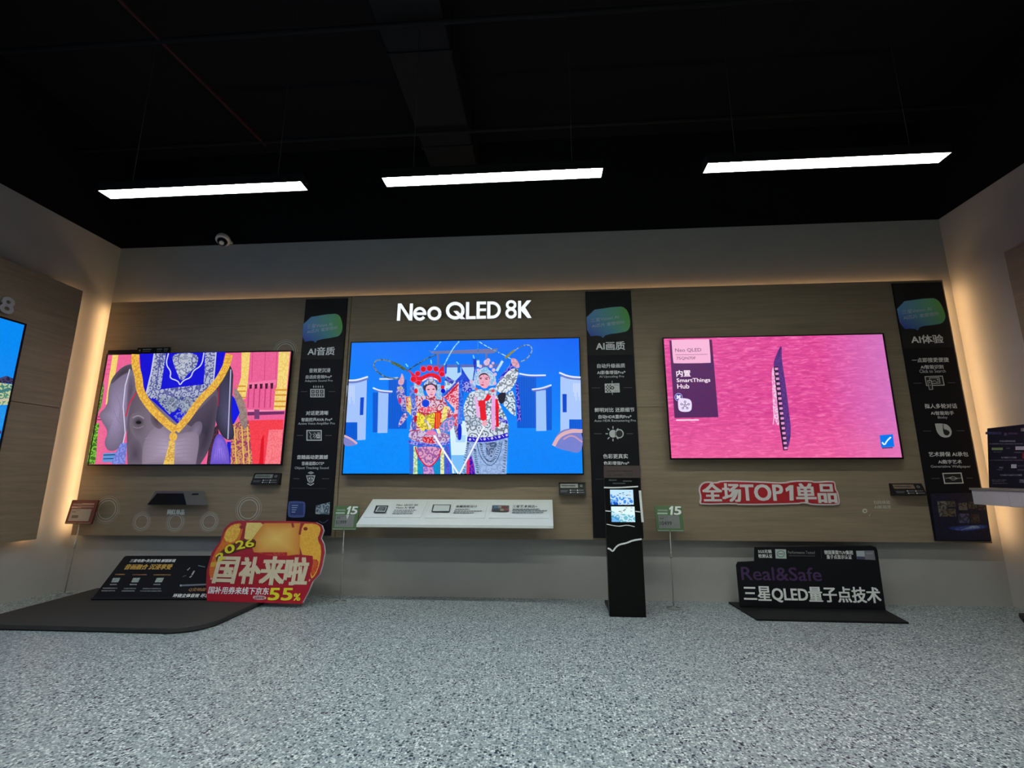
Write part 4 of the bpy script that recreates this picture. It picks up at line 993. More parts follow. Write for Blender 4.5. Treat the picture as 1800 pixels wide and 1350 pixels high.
def ic_b(a_):
    dash(a_, (430, 500, 300), (735, 805, 297))
    a_.add(smoothp([(535, 232), (535, 232), (590, 230), (650, 238), (690, 290), (684, 345), (640, 362), (590, 352), (552, 310)], 2), W_)
    a_.add(smoothp([(605, 230), (612, 230), (616, 285), (640, 286), (672, 306), (664, 336), (636, 342), (610, 320)], 1), K_)
def ic_art(a_):
    dash(a_, (505, 578, 732), (825, 880, 728))
    a_.add([(602, 682), (778, 678), (798, 778), (620, 782)], W_); a_.add([(613, 691), (769, 688), (786, 769), (630, 772)], K_)
    for s in (-1, 0, 1): a_.line(smoothp([(630, 732), (670, 726), (700, 732 + s * 22), (735, 732), (775, 728)], 2, False), 4, W_)
    P_ = c(16, 14, 34)
    a_.add([(492, 870), (985, 860), (1050, 1296), (548, 1296)], P_, c(30, 30, 70), .5)
    for x, y, w_, h_, q in ((556, 940, 86, 140, c(110, 104, 96)), (648, 940, 70, 50, c(86, 76, 60)), (745, 955, 80, 66, c(104, 92, 82)), (835, 945, 78, 62, c(90, 80, 62)), (925, 970, 70, 50, c(96, 60, 54)), (742, 1054, 100, 84, c(84, 84, 116)), (856, 1060, 80, 78, c(78, 60, 54)), (600, 1010, 120, 70, c(96, 84, 64))):
        a_.add([(x, y), (x + w_, y - 2), (x + w_ + h_ * .13, y + h_), (x + h_ * .13, y + h_)], q, c(40, 34, 36), .9)
    for dx, q in ((0, c(40, 52, 120)), (30, c(70, 90, 160)), (70, c(150, 166, 200))):
        a_.add(smoothp([(640 + dx * 2, 1180 + dx / 4), (800 + dx, 1160), (1010 - dx, 1150 + dx / 4), (1020 - dx, 1185), (820, 1215 - dx / 3), (700 + dx, 1205)]), q, P_, .35)
banner(3.101, 'black banner headed AI体验 at the right end of the back wall',
       [(198, 245), (570, 194), (640, 218), (690, 300), (720, 392), (695, 450), (640, 472), (440, 492), (430, 542), (400, 514), (258, 521)], r1,
       ((270, 366), (574, 328), (260, 326)), ((284, 424), (650, 378), (276, 386)), ('AI体验', 360, 690, 580, 666), (540, 716),
       [(r1, '一点即搜更便捷', 368, 747, 815, 862, 1), (r1, 'AI智能识别', 457, 692, 890, 930, 1), (r1, 'Click to Search', 445, 715, 936, 970, 0),
        (r2, '拟人多轮对话', 442, 736, 50, 93, 1), (r2, 'AI智能助手', 497, 708, 118, 153, 1), (r2, 'Bixby', 562, 650, 164, 192, 0),
        (r2, '艺术屏保 AI承包', 478, 838, 490, 532, 1), (r2, 'AI数字艺术', 565, 778, 562, 598, 1), (r2, 'Generative Wallpaper', 497, 862, 611, 640, 0)],
       [(r1, ic_search), (r2, ic_b), (r2, ic_art)])

# ------------------------------------------------------------------ ring decals around the left television
RINGM = plain('ring_silver', (.44, .43, .38, 1), .5)
def ring_decal(u, v, r, label):
    x, z = FS.l(u, v)
    t_ = thing('ring_decal', (x, 0, z - r), label, 'decal', 'sound ring decals around the elephant television')
    for k, wd in ((.68, .0065), (.86, .0050), (1.0, .0022)):
        n = 40; vs = []
        for i in range(n):
            an = 2 * math.pi * i / n
            vs += [FS.p(x + (r * k - wd / 2) * math.cos(an), z + (r * k - wd / 2) * math.sin(an), .0012), FS.p(x + (r * k + wd / 2) * math.cos(an), z + (r * k + wd / 2) * math.sin(an), .0012)]
        mesh('ring', vs, [(2 * i, 2 * i + 1, (2 * i + 3) % (2 * n), (2 * i + 2) % (2 * n)) for i in range(n)], RINGM, t_)
ring_decal(188.3, 896, .108, 'silver ring decal right beside the small red price stand')
ring_decal(249, 917, .078, 'silver ring decal left of the sticker under the elephant television')
ring_decal(308.5, 917.5, .078, 'silver ring decal directly under the white sticker below the elephant television')
ring_decal(368, 917, .078, 'silver ring decal between the sticker and the red festive standee')
ring_decal(437, 895, .108, 'silver ring decal above the red festive standee, rightmost of the lower row')
ring_decal(501, 619, .108, 'silver ring decal behind the top right corner of the elephant television')

# ------------------------------------------------------------------ small wall furniture
# wedge spec cards
def spec_card(x0, x1, z0, z1, label, plate):
    d = .055
    t_ = thing('spec_card_holder', ((x0 + x1) / 2, -.02, z0), label, 'spec card', 'tilted black spec card holders on the back wall')
    v = [(x0, 0, z0), (x1, 0, z0), (x1, 0, z1), (x0, 0, z1), (x0, -d, z0 + .004), (x1, -d, z0 + .004), (x1, -.012, z1), (x0, -.012, z1)]
    v = [(q[0], min(q[1], -.0005), q[2]) for q in v]
    mesh('wedge', v, [(0, 3, 2, 1), (4, 5, 6, 7), (0, 1, 5, 4), (1, 2, 6, 5), (2, 3, 7, 6), (3, 0, 4, 7)], M_BLACK, t_)
    e0 = V((x0, -d, z0 + .004)); e1 = V((x0, -.012, z1))
    fr = Frame(e0, (1, 0, 0), (e1 - e0)); w = x1 - x0; hgt = (e1 - e0).length
    a_ = Art(fr, .0008)
    a_.raw(rect(.06 * w, .56 * hgt, .72 * w, .90 * hgt), plate, tuple(k * .6 for k in plate), .4)
    a_.raw(rect(.10 * w, .68 * hgt, .62 * w, .78 * hgt), c(60, 60, 58))
    a_.raw(ell(.84 * w, .72 * hgt, .05 * w, .1 * hgt), c(120, 124, 128)); a_.raw(ell(.84 * w, .72 * hgt, .028 * w, .06 * hgt), c(30, 30, 34))
    for i, (x, y, ww) in enumerate(((.06, .30, .28), (.06, .2, .24), (.46, .34, .18), (.46, .16, .16), (.72, .34, .2), (.72, .16, .22))):
        a_.raw(rect(x * w, y * hgt, (x + ww) * w, (y + .055) * hgt), c(110, 112, 114) if i > 1 else c(84, 86, 90))
    for x, y in ((.43, .36), (.43, .18), (.69, .36), (.69, .18)): a_.raw(ell(x * w, y * hgt, .024 * w, .05 * hgt), c(206, 208, 208))
    a_.build('printed_card', M_PRINT, t_)
spec_card(-2.035, -1.81, .842, .935, 'tilted black spec card under the right corner of the elephant television', c(120, 124, 118))
spec_card(.420, .624, .768, .863, 'tilted black spec card under the right corner of the opera television', c(150, 152, 142))
spec_card(2.850, 3.070, .768, .858, 'tilted black spec card under the right corner of the pink water television', c(128, 104, 88))

# black strip of award stickers on top of the left television
t = thing('award_strip', (-3.2, YT, 1.95), 'narrow black award strip standing on top of the elephant television', 'label strip')
g = crop(140, 590, 4.5)
p0 = SCR.l(*g(222, 146)); p1 = SCR.l(*g(716, 128)); ps = SCR.l(*g(462, 100)); pt = SCR.l(*g(460, 78))
zt = 1.9455; zh = 1.996
FA = wall(YT + .006)
slab('strip', FA, rect(p0[0], zt, p1[0], zh - .016), -.004, 0, M_BOARD, t)
slab('raised_label', FA, rect(ps[0], zt + .001, p1[0] + .002, zh), .0002, .003, M_GLOSS, t)
a = Art(FA, .0036)
w = p1[0] - ps[0]
a.raw(ell(ps[0] + .08 * w, zt + .026, .008, .010, 10), c(120, 124, 122))
for x, ww in ((.17, .26), (.52, .0), (.60, .16), (.82, .12)):
    if ww: a.raw(rect(ps[0] + x * w, zt + .030, ps[0] + (x + ww) * w, zt + .038), c(130, 132, 130)); a.raw(rect(ps[0] + x * w, zt + .014, ps[0] + (x + ww * .9) * w, zt + .020), c(96, 98, 98))
a.build('printed_marks', M_PRINT, t)

# acrylic device holder with sticker under the left television
t = thing('device_holder', (-2.6, -.05, .688), 'sloping clear acrylic holder with a black pad under the elephant television', 'holder')
e0 = V((-2.87, -.06, .685)); e1 = V((-2.85, -.004, .792)); e1.x = e0.x
fh = Frame(e0, (1, 0, 0), e1 - e0); hg = (e1 - e0).length
M_ACR = plain('smoky_acrylic', (.105, .098, .090, 1), .5, noise=.05, spec=.3)
slab('acrylic_plate', fh, [(-.006, 0), (.505, 0), (.415, hg), (.0, hg)], -.004, 0, M_ACR, t)
slab('black_pad', fh, [(.0, .002), (.325, .002), (.255, hg * .80), (.03, hg * .80)], .0003, .008, M_GLOSS, t)
slab('pad_top_rail', fh, [(.03, hg * .80), (.255, hg * .80), (.235, hg * .985), (.045, hg * .985)], .0003, .006, plain('rail_plum', (.10, .07, .085, 1), .35), t)
slab('cable_stub', fh, [(.33, hg * .72), (.385, hg * .72), (.38, hg * .82), (.335, hg * .82)], .0003, .006, M_BLACK, t)
st = thing('wall_sticker', (-2.69, 0, .64), 'small white lettered sticker under the black pad of the acrylic holder', 'sticker')
k0 = FS.l(294, 904.5); k1 = FS.l(325, 895.5)
text3('lettering', '网红单品', FS, (k0[0], k0[1]), (k1[0], k0[1]), (k0[0], k1[1]), .0012, plain('sticker_ink', (.80, .85, .75, 1), .5), st, .05)

# scan-me decal on the right
t = thing('wall_sticker', (2.78, 0, .66), 'tiny pale decal with a dot and two text lines under the pink water television', 'sticker')
g = crop(1500, 850, 4.5)
a = Art(FS, .0012, g)
a.add(ell(90, 216, 20, 18), c(196, 190, 176)); a.add(ell(92, 217, 9, 8), c(120, 108, 88)); a.line([(128, 246), (152, 214), (296, 213)], 3.5, c(150, 138, 116)); a.add(ell(127, 252, 4, 6), c(180, 170, 150))
a.build('dot_and_line', M_PRINT, t)
texth('扫码体验', FS, 160, 290, 134, 162, .0012, plain('decal_ink', (.50, .47, .40, 1), .6), t, .015, g); texth('AI新视界', FS, 164, 298, 172, 199, .0012, MATS['decal_ink'], t, .015, g)

# red TOP1 plaque
t = thing('wall_plaque', (1.9, -.02, .68), 'red plaque with white edge and white lettering 全场TOP1单品', 'sign')
FP = wall(-.006)
g = crop(1200, 800, 4.286)
out = [(122, 240), (140, 212), (178, 196), (250, 206), (290, 190), (440, 192), (640, 200), (760, 206), (830, 190), (960, 190), (990, 200), (1120, 192), (1146, 205), (1150, 255), (1168, 280), (1180, 350), (1172, 378), (1020, 378), (960, 374), (940, 366), (900, 362), (860, 370), (420, 378), (400, 368), (140, 374), (124, 360), (132, 320), (118, 268)]
def shrink(pts, k):
    n = len(pts); r = []
    ar = sum(pts[i][0] * pts[(i + 1) % n][1] - pts[(i + 1) % n][0] * pts[i][1] for i in range(n))
    s = 1 if ar > 0 else -1
    for i in range(n):
        x0, y0 = pts[i - 1]; x1, y1 = pts[(i + 1) % n]; dx, dy = x1 - x0, y1 - y0; d = math.hypot(dx, dy) or 1
        r.append((pts[i][0] - s * dy / d * k, pts[i][1] + s * dx / d * k))
    return r
outl = [FP.l(*g(*q)) for q in smoothp(out, 1)]
slab('white_backing', FP, outl, -.005, .008, plain('plaque_white', (.72, .62, .60, 1), .4), t)
slab('red_face', FP, shrink(outl, .0105), .0082, .0105, plain('plaque_red', (.40, .012, .020, 1), .4), t)
PW = plain('plaque_letter', (.70, .66, .63, 1), .5)
for s, u0, u1, v0, v1 in (('全场', 150, 430, 212, 350), ('TOP', 434, 748, 222, 342), ('单品', 850, 1146, 214, 356)):
    a0 = FP.l(*g(u0, 280))[0]; a1 = FP.l(*g(u1, 280))[0]; b1 = FP.l(*g(640, v0))[1]; b0 = FP.l(*g(640, v1))[1]
    text3('lettering', s, FP, (a0, b0), (a1, b0), (a0, b1), .0118, PW, t, .045, 3)

slab('digit', FP, [FP.l(*g(*q)) for q in [(768, 252), (800, 226), (828, 226), (830, 342), (800, 342), (798, 264), (774, 276)]], .0107, .0122, PW, t)

# white sloping info shelf with three plates
t = thing('info_shelf', (-.34, -.15, .545), 'white sloping shelf with three information plates under the opera television', 'shelf')
X0, X1 = -1.046, .370
e0 = V((X0, -.305, .5705)); e1 = V((X0, 0, .733))
fs_ = Frame(e0, (1, 0, 0), e1 - e0); hg = (e1 - e0).length; W = X1 - X0
v = [(X0, -.305, .5705), (X1, -.305, .5705), (X1, -.001, .733), (X0, -.001, .733), (X0, -.305, .549), (X1, -.305, .549), (X1, -.001, .690), (X0, -.001, .690)]
bevel(mesh('tray', v, [(0, 1, 2, 3), (7, 6, 5, 4), (4, 5, 1, 0), (5, 6, 2, 1), (6, 7, 3, 2), (7, 4, 0, 3)], M_WHITE, t), .002)
M_PLATE = plain('plate_white', (.76, .80, .77, 1), .35, noise=.02)
g = crop(570, 840, 3.83)
PL = (((262, 268), (660, 270), (698, 165)), ((672, 272), (1090, 272), (1105, 170)), ((1104, 274), (1520, 274), (1515, 172)))
for i, (q0, q1, q2) in enumerate(PL):
    A = fs_.l(*g(*q0)); B = fs_.l(*g(*q1)); Cc = fs_.l(*g(*q2))
    x0 = A[0] + .004; x1 = min(B[0], Cc[0]) - .004
    pl = slab('info_plate', fs_, rect(x0, A[1], x1, Cc[1]), .0002, .006, M_PLATE, t)
    bevel(pl, .001)
for s, u0, u1, v0, v1 in (('Neo QLED 8K', 486, 634, 178, 191), ('Vision AI 电视', 482, 608, 194, 208), ('金属面框设计', 886, 1030, 185, 201), ('三星艺术商店+', 1268, 1434, 184, 202)):
    um = (u0 + u1) / 2; vm = (v0 + v1) / 2
    A0 = fs_.l(*g(u0, vm), .006)[0]; A1 = fs_.l(*g(u1, vm), .006)[0]; B1 = fs_.l(*g(um, v0), .006)[1]; B0 = fs_.l(*g(um, v1), .006)[1]
    text3('lettering', s, fs_, (A0, B0), (A1, B0), (A0, B1), .0068, M_INKD, t, .02)
a = Art(fs_, .0066, g)
a.loc = lambda x, y: fs_.l(*g(x, y), .006)
TXT = c(84, 92, 92)
for rows in (((470, 620, 219), (465, 600, 231), (458, 594, 243)), ((880, 978, 214), (874, 1060, 227), (870, 1006, 239)), ((1268, 1450, 215), (1266, 1500, 227), (1264, 1475, 240))):
    for u0, u1, vv in rows:
        u = u0
        while u < u1: ww = random.uniform(10, 26); a.line([(u, vv), (min(u1, u + ww), vv)], 5, TXT); u += ww + 3
a.add([(350, 193), (434, 194), (414, 242), (332, 241)], c(30, 36, 38)); a.add([(362, 200), (424, 201), (408, 236), (344, 235)], c(196, 204, 198)); a.add([(372, 204), (416, 205), (404, 232), (354, 231)], c(30, 36, 38))
for i in range(3): a.line([(372 - i * 5, 211 + i * 8), (406 - i * 4, 212 + i * 8)], 3, c(180, 190, 186))
a.add([(734, 187), (854, 188), (846, 236), (722, 236)], c(26, 32, 36)); a.add([(741, 191), (847, 192), (840, 232), (730, 232)], c(206, 214, 208))
a.add([(1132, 192), (1245, 194), (1242, 234), (1126, 232)], c(90, 96, 100), c(60, 50, 46), .9)
for x, y, q in ((1140, 198, c(80, 120, 150)), (1170, 196, c(150, 150, 140)), (1200, 198, c(130, 60, 56)), (1220, 214, c(150, 90, 80)), (1150, 216, c(60, 70, 80)), (1185, 216, c(160, 140, 110))): a.add(rect(x, y, x + 24, y + 14), q)
a.build('printed_icons', M_PRINT, t)

# ------------------------------------------------------------------ price stands
def price_stand(bx, by, quad, pole_top, kind, label, price):
    t_ = thing('price_stand', (bx, by, 0), label, 'price sign', 'price cards on thin floor poles')
    z0 = by; fr = wall(by)
    A = [fr.l(*q) for q in quad]                      # tl, tr, br, bl
    x0 = (A[0][0] + A[3][0]) / 2; x1 = (A[1][0] + A[2][0]) / 2; zz1 = (A[0][1] + A[1][1]) / 2; zz0 = (A[2][1] + A[3][1]) / 2
    w, hh = x1 - x0, zz1 - zz0
    sl = Frame((x0, by - .022, zz0), (1, 0, 0), (0, .16, 1))
    main = plain('card_green', (.075, .150, .055, 1), .5) if kind == 'green' else plain('card_red', (.085, .010, .013, 1), .5)
    bevel(slab('card', sl, rrect(0, 0, w, hh, .006), -.012, 0, main, t_), .001)
    slab('display', sl, rect(.10 * w, .12 * hh, .86 * w, .62 * hh), .0003, .0022, plain('epaper_grey', (.20, .20, .20, 1), .4), t_)
    a_ = Art(sl, .0028)
    pale = c(170, 190, 172) if kind == 'green' else c(150, 130, 126)
    a_.raw(rect(.08 * w, .66 * hh, .45 * w, .73 * hh), pale); a_.raw(rect(.10 * w, .78 * hh, .46 * w, .85 * hh), tuple(k * .6 for k in pale))
    a_.raw(rect(.04 * w, .015 * hh, .46 * w, .05 * hh), tuple(k * .6 for k in pale)); a_.raw(rect(.50 * w, .015 * hh, .97 * w, .05 * hh), tuple(k * .6 for k in pale))
    a_.raw(rect(.15 * w, .48 * hh, .30 * w, .51 * hh), c(60, 62, 64)); a_.raw(rect(.15 * w, .55 * hh, .45 * w, .57 * hh), c(96, 98, 98))
    if kind == 'red': a_.raw(rect(.2 * w, .24 * hh, .44 * w, .36 * hh), c(70, 64, 66)); a_.raw(rect(.45 * w, .80 * hh, .9 * w, .86 * hh), pale); a_.raw(rect(.3 * w, .68 * hh, .92 * w, .76 * hh), c(120, 90, 88))
    a_.build('printed_marks', M_PRINT, t_)
    if kind == 'green':
        text3('lettering', '5', sl, (.69 * w, .65 * hh), (.93 * w, .65 * hh), (.73 * w, .965 * hh), .0034, M_INKW, t_, .05, 3)
        slab('digit', sl, [(.545 * w, .64 * hh), (.625 * w, .64 * hh), (.685 * w, .98 * hh), (.615 * w, .98 * hh), (.525 * w, .90 * hh), (.53 * w, .83 * hh), (.585 * w, .87 * hh)], .0024, .0034, M_INKW, t_)
        text3('lettering', price, sl, (.14 * w, .24 * hh), (.56 * w, .24 * hh), (.14 * w, .39 * hh), .0034, M_INKD, t_, .02)
        if price == '51999': a_ = Art(sl, .0036); a_.raw([(.52 * w, .62 * hh), (.64 * w, .62 * hh), (.58 * w, .42 * hh)], c(206, 212, 206)); a_.build('arrow_mark', M_PRINT, t_)
    top = V((fr.l(*pole_top)[0], by - .012, zz0 + .02)); bot = V((bx, by, .004))
    mpole = plain('pole_grey', (.34, .33, .30, 1), .4, metal=.3)
    tube('pole', bot, top, .0042, mpole, t_, 8)
    mid = bot.lerp(top, .62); lathe('height_clamp', mid, (0, 0, 1), [(.007, 0), (.008, .012), (.008, .03), (.006, .042)], mpole, t_, 10)
    lathe('foot', (bx, by, 0), (0, 0, 1), [(.05, 0), (.05, .004), (.02, .006), (.006, .016)], plain('foot_clear', (.22, .24, .24, 1), .2), t_, 20)
price_stand(-1.206, -.125, [(589, 889.5), (632, 888), (627.5, 931), (584.5, 931)], (606, 931), 'green', 'green price card on a thin pole left of the white sloping shelf', '51999')
price_stand(1.204, -.130, [(1151, 889.5), (1198.4, 887.5), (1202, 933.7), (1153.2, 933.7)], (1177, 934), 'green', 'green price card on a thin pole right of the black floor totem', '10499')
price_stand(-3.455, -.06, [(126.6, 878), (174.8, 879), (162, 920), (117, 921)], (142, 924), 'red', 'dark red price card on a thin pole in the left corner', '')

# ------------------------------------------------------------------ left platform and soundbar board
t = thing('floor_platform', (-2.48, -.43, 0), 'low charcoal platform with a rounded corner on the floor at left', 'platform')
FZ = Frame((0, 0, 0), (1, 0, 0), (0, 1, 0))
pp = [(-3.27, .03), (-3.20, -.915)] + [(-1.715 - .20 + .20 * math.sin(math.radians(k)), -.915 + .20 - .20 * math.cos(math.radians(k))) for k in range(0, 91, 10)] + [(-1.735, .03)]
bevel(slab('deck', FZ, pp, .006, .034, M_MAT, t), .004)
slab('plinth', FZ, [(q[0] * 1 + (.012 if q[0] < -2.5 else -.012), q[1] + (.012 if q[1] < -.4 else -.01)) for q in pp], 0, .006, M_BLACK, t)

t = thing('leaning_board', (-2.5, -.2, .034), 'black board with gold and white lettering sloping up from the charcoal platform', 'sign board')
e0 = V((-2.95, -.338, .036)); bx_ = V((.99, .075, 0)).normalized(); up_ = V((0, .237, .266)); up_ = up_ - bx_ * up_.dot(bx_)
fb = Frame(e0, bx_, up_); hg = .356
pts = [fb.l(160, 1054.6)] + [(.83, 0), (.95, hg * .5), (.95, hg * 1.07), (.74, hg * 1.07), (.70, hg * 1.0)] + [fb.l(222, 977), fb.l(218, 979)]
pts[0] = (pts[0][0], 0)
slab('board', fb, pts, -.010, 0, M_BOARD, t)
slab('front_lip', fb, rect(-.006, -.0, .826, .012), .0003, .010, M_BLACK, t)
Frame_leg = M_BLACK
for xx in (-2.80, -2.30):
    ys = .075 * (xx + 2.95)
    vv = [(xx, -.085 + ys, .036), (xx, -.075 + ys, .036), (xx, -.085 + ys, .285), (xx, -.118 + ys, .262)]
    mesh('back_strut', vv + [(q[0] + .02, q[1], q[2]) for q in vv], [(0, 1, 2, 3), (7, 6, 5, 4), (0, 4, 5, 1), (1, 5, 6, 2), (2, 6, 7, 3), (3, 7, 4, 0)], M_BLACK, t)
g = crop(150, 960, 7.826)
def tl3(s, u0, u1, v0, v1, mat, bold=.02, fr=fb, tr=g, h=.0012, par=t, lean=0.0):
    um, vm = (u0 + u1) / 2, (v0 + v1) / 2
    A0 = fr.l(*tr(u0, v1)); A1 = fr.l(*tr(u1, v1)); Tt = fr.l(*tr(um, v0))
    return text3('lettering', s, fr, A0, (A1[0], A0[1]), (A0[0] + lean, Tt[1]), h, mat, par, bold)
tl3('三星电视+条形音响 解锁新境', 606, 1228, 180, 222, M_INKW, .03)
tl3('音画融合 沉浸享受', 526, 1168, 250, 322, M_GOLD, .04)
tl3('Q交响曲', 1412, 1640, 574, 624, plain('amber_ink', (.42, .22, .08, 1), .5), .02)
tl3('环绕立体音效 尽享', 1196, 1690, 656, 706, M_INKW, .03)
a = Art(fb, .0012, g)
for u0, u1, vv, q in ((412, 545, 390, c(150, 110, 60)), (650, 850, 394, c(150, 96, 60)), (940, 1175, 396, c(140, 104, 50)), (240, 440, 580, c(120, 122, 120)), (222, 410, 616, c(120, 122, 120)), (530, 700, 584, c(120, 122, 120)), (500, 680, 618, c(120, 122, 120)), (790, 1040, 586, c(120, 122, 120)), (756, 1050, 620, c(120, 122, 120))):
    a.line([(u0, vv), (u1, vv)], 15, q, c(40, 40, 44), .5)
for x in (385, 660, 985):
    a.add([(x, 440), (x + 100, 438), (x + 68, 500), (x - 28, 500)], c(160, 176, 164), c(110, 116, 116), .5); a.line([(x - 46, 530), (x + 50, 530)], 16, c(150, 152, 150), c(50, 50, 54), .4)
a.add([(1400, 330), (1440, 296), (1448, 300), (1410, 340)], c(170, 172, 172)); a.add([(1460, 395), (1490, 345), (1512, 340), (1480, 400)], c(190, 190, 188)); a.line([(1340, 425), (1390, 405)], 10, c(110, 90, 86)); a.add([(1430, 430), (1465, 405), (1475, 412), (1445, 440)], c(170, 170, 168))
a.line([(1310, 545), (1680, 530)], 22, c(116, 118, 130)); a.add(ell(1315, 545, 12, 14), c(176, 178, 184)); a.line([(1555, 272), (1650, 290)], 12, c(110, 130, 134))
a.build('printed_marks', M_PRINT, t)

# ------------------------------------------------------------------ festive standee
t = thing('promo_standee', (-1.8, -.25, .034), 'red and gold cut-out standee reading 2026 国补来啦 at the edge of the platform', 'standee')
fp = Frame((-2.12, -.310, .036), (1, 0, 0), (0, .17, 1))
g = crop(340, 890, 6.43)
op = [(150, 1075), (143, 860), (150, 720), (205, 525), (300, 395), (345, 255), (420, 185), (490, 162), (800, 164), (1100, 166), (1385, 180), (1450, 215), (1470, 275), (1440, 362), (1474, 430), (1484, 520), (1455, 670), (1425, 765), (1345, 850), (1300, 960), (1228, 1108), (700, 1100)]
def tr_(x, y): return fp.l(*g(x, y))
opl = [tr_(*q) for q in op]
lo = min(q[1] for q in opl)
opl = [(q[0], max(q[1], .0)) for q in opl]
slab('foam_core', fp, opl, -.020, -.0012, plain('foam_white', (.66, .68, .66, 1), .6), t)
slab('red_sheet', fp, opl, -.0010, 0, plain('sheet_red', (.34, .012, .022, 1), .45), t)
a = Art(fp, .0004, g)
OR = c(206, 96, 28); GO = c(224, 164, 52)
a.add(smoothp([(196, 830), (170, 720), (230, 540), (320, 405), (366, 262), (440, 200), (560, 185), (560, 420), (400, 560), (320, 640), (240, 830)], 1), OR, c(226, 150, 44), .35)
a.add(smoothp([(340, 380), (370, 270), (450, 205), (540, 195), (520, 330), (440, 420)], 1), c(236, 190, 70), OR, .35)
a.add(smoothp([(1210, 195), (1390, 196), (1440, 240), (1430, 300), (1400, 370), (1450, 470), (1430, 650), (1380, 780), (1320, 830), (1330, 600), (1200, 540)], 1), GO, c(236, 196, 84), .35)
a.add(smoothp([(1320, 600), (1420, 600), (1400, 720), (1330, 820)], 1), c(190, 60, 28), OR, .7)
a.add([(600, 185), (760, 185), (800, 215), (640, 400), (575, 360)], c(226, 206, 120), GO, .3); a.soft([(800, 190), (1210, 190), (1200, 560), (700, 560), (640, 400)], c(206, 130, 44), c(236, 196, 104), (930, 360))
for q in ([(590, 190), (560, 320), (520, 430)], [(1118, 190), (1130, 240)], [(1224, 195), (1200, 320)]): a.line(q, 26, c(150, 36, 30))
for x, y in ((545, 236), (1268, 254)): a.add(ell(x, y, 24, 20), c(130, 30, 26))
a.add(smoothp([(190, 640), (260, 620), (270, 660), (200, 700)], 1), c(206, 160, 50))
a.add([(700, 520), (1060, 520), (1060, 600), (700, 600)], c(176, 20, 36), c(206, 120, 50), .35)
a.add([(200, 805), (216, 812), (206, 832), (188, 822)], c(230, 180, 150)); a.add([(1306, 820), (1326, 828), (1312, 852), (1298, 842)], c(230, 180, 150))
MAR = c(120, 16, 30)
a.add([(255, 580), (300, 520), (420, 430), (560, 380), (690, 372), (712, 400), (700, 460), (560, 490), (430, 540), (330, 590), (290, 636), (262, 622)], c(96, 44, 22))
a.add([(240, 870), (300, 560), (560, 540), (700, 520), (860, 560), (1060, 560), (1180, 545), (1350, 560), (1352, 640), (1290, 900), (220, 880)], c(160, 14, 34))
a.add([(152, 880), (1330, 890), (1228, 1104), (152, 1070)], c(168, 8, 34))
a.add(smoothp([(668, 1030), (690, 1008), (790, 1008), (832, 1030), (810, 1056), (700, 1058)], 1), c(226, 190, 190))
a.build('printed_artwork', M_PRINT, t)
YEL = plain('print_yellow', (.72, .66, .02, 1), .5); CRM = plain('print_cream', (.66, .56, .38, 1), .5)
def st_text(s, bl, br, tl_, mat, bold, h=.0055):
    h = h + (.0012 if s in '2026' else 0)
    text3('lettering', s, fp, tr_(*bl), tr_(*br), tr_(*tl_), h, mat, t, bold, 3)
for ch, bl, br, tl_ in (('2', (284, 632), (368, 584), (252, 556)), ('0', (378, 546), (480, 500), (352, 462)), ('2', (496, 490), (588, 470), (480, 398)), ('6', (600, 466), (692, 454), (590, 382))):
    st_text(ch, bl, br, tl_, YEL, .05)
for ch, bl, br, tl_ in (('国', (222, 862), (455, 868), (300, 572)), ('补', (508, 868), (730, 874), (565, 575)), ('来', (748, 880), (1010, 886), (800, 570)), ('啦', (1020, 884), (1270, 888), (1070, 580))):
    st_text(ch, bl, br, tl_, CRM, .05)
st_text('国补用券来线下京东', (170, 985), (848, 1000), (188, 905), M_INKW, .03)
st_text('55', (848, 1058), (1110, 1060), (872, 925), YEL, .06); st_text('%', (1130, 1064), (1206, 1066), (1144, 985), YEL, .05)
st_text('品类补贴', (692, 1048), (805, 1048), (698, 1018), plain('plum_ink', (.10, .02, .03, 1), .5), .02)
vv = [fp.p(.33, .0, -.022), fp.p(.33, .30, -.022), V(fp.p(.33, .0, -.022)) + V((0, .16, 0))]
vv[2].z = vv[0].z
mesh('easel_strut', vv + [q + V((.012, 0, 0)) for q in vv], [(0, 1, 2), (5, 4, 3), (0, 3, 4, 1), (1, 4, 5, 2), (2, 5, 3, 0)], MATS['foam_white'], t)

# ------------------------------------------------------------------ slim floor totem
t = thing('floor_totem', (.847, -.35, 0), 'slim black floor totem with two small lit screens and painted wavy white reflections', 'display totem')
x0, x1, yf = .728, .966, -.372
bevel(box('body', x0, x1, yf, yf + .05, .0, .925, M_GLOSS, t), .003)
bevel(box('foot', x0 + .01, x1 - .01, yf + .05, -.02, .0, .022, M_BLACK, t), .002)
box('rear_brace', x0 + .08, x1 - .08, yf + .05, -.14, .022, .16, M_BLACK, t)
FT = wall(yf); g = crop(1030, 800, 4.5)
def tp(x, y): return FT.l(*g(x, y))
za = tp(270, 84)[1]; zb = tp(270, 180)[1]
slab('header_card', FT, rect(x0 - .002, zb, x1 + .012, za), -.004, .001, plain('card_brown', (.055, .036, .032, 1), .6), t)
slab('header_bracket', FT, rect(x0 + .06, .90, x1 - .06, zb + .02), -.012, -.0045, M_BLACK, t)
tl3('1740', 300, 370, 146, 168, M_INKD, .02, FT, g, .0016, t)
a = Art(FT, .0016, g)
for u0, u1, vv_ in ((170, 370, 126), (176, 200, 160), (216, 292, 158)): a.line([(u0, vv_), (u1, vv_)], 9, c(34, 24, 24), c(70, 54, 50), .3)
for u0, u1, vv_ in ((180, 242, 198), (292, 362, 206), (212, 310, 224)): a.line([(u0, vv_), (u1, vv_)], 10, c(80, 86, 90), c(50, 54, 60), .5)
a.build('printed_marks', M_PRINT, t)
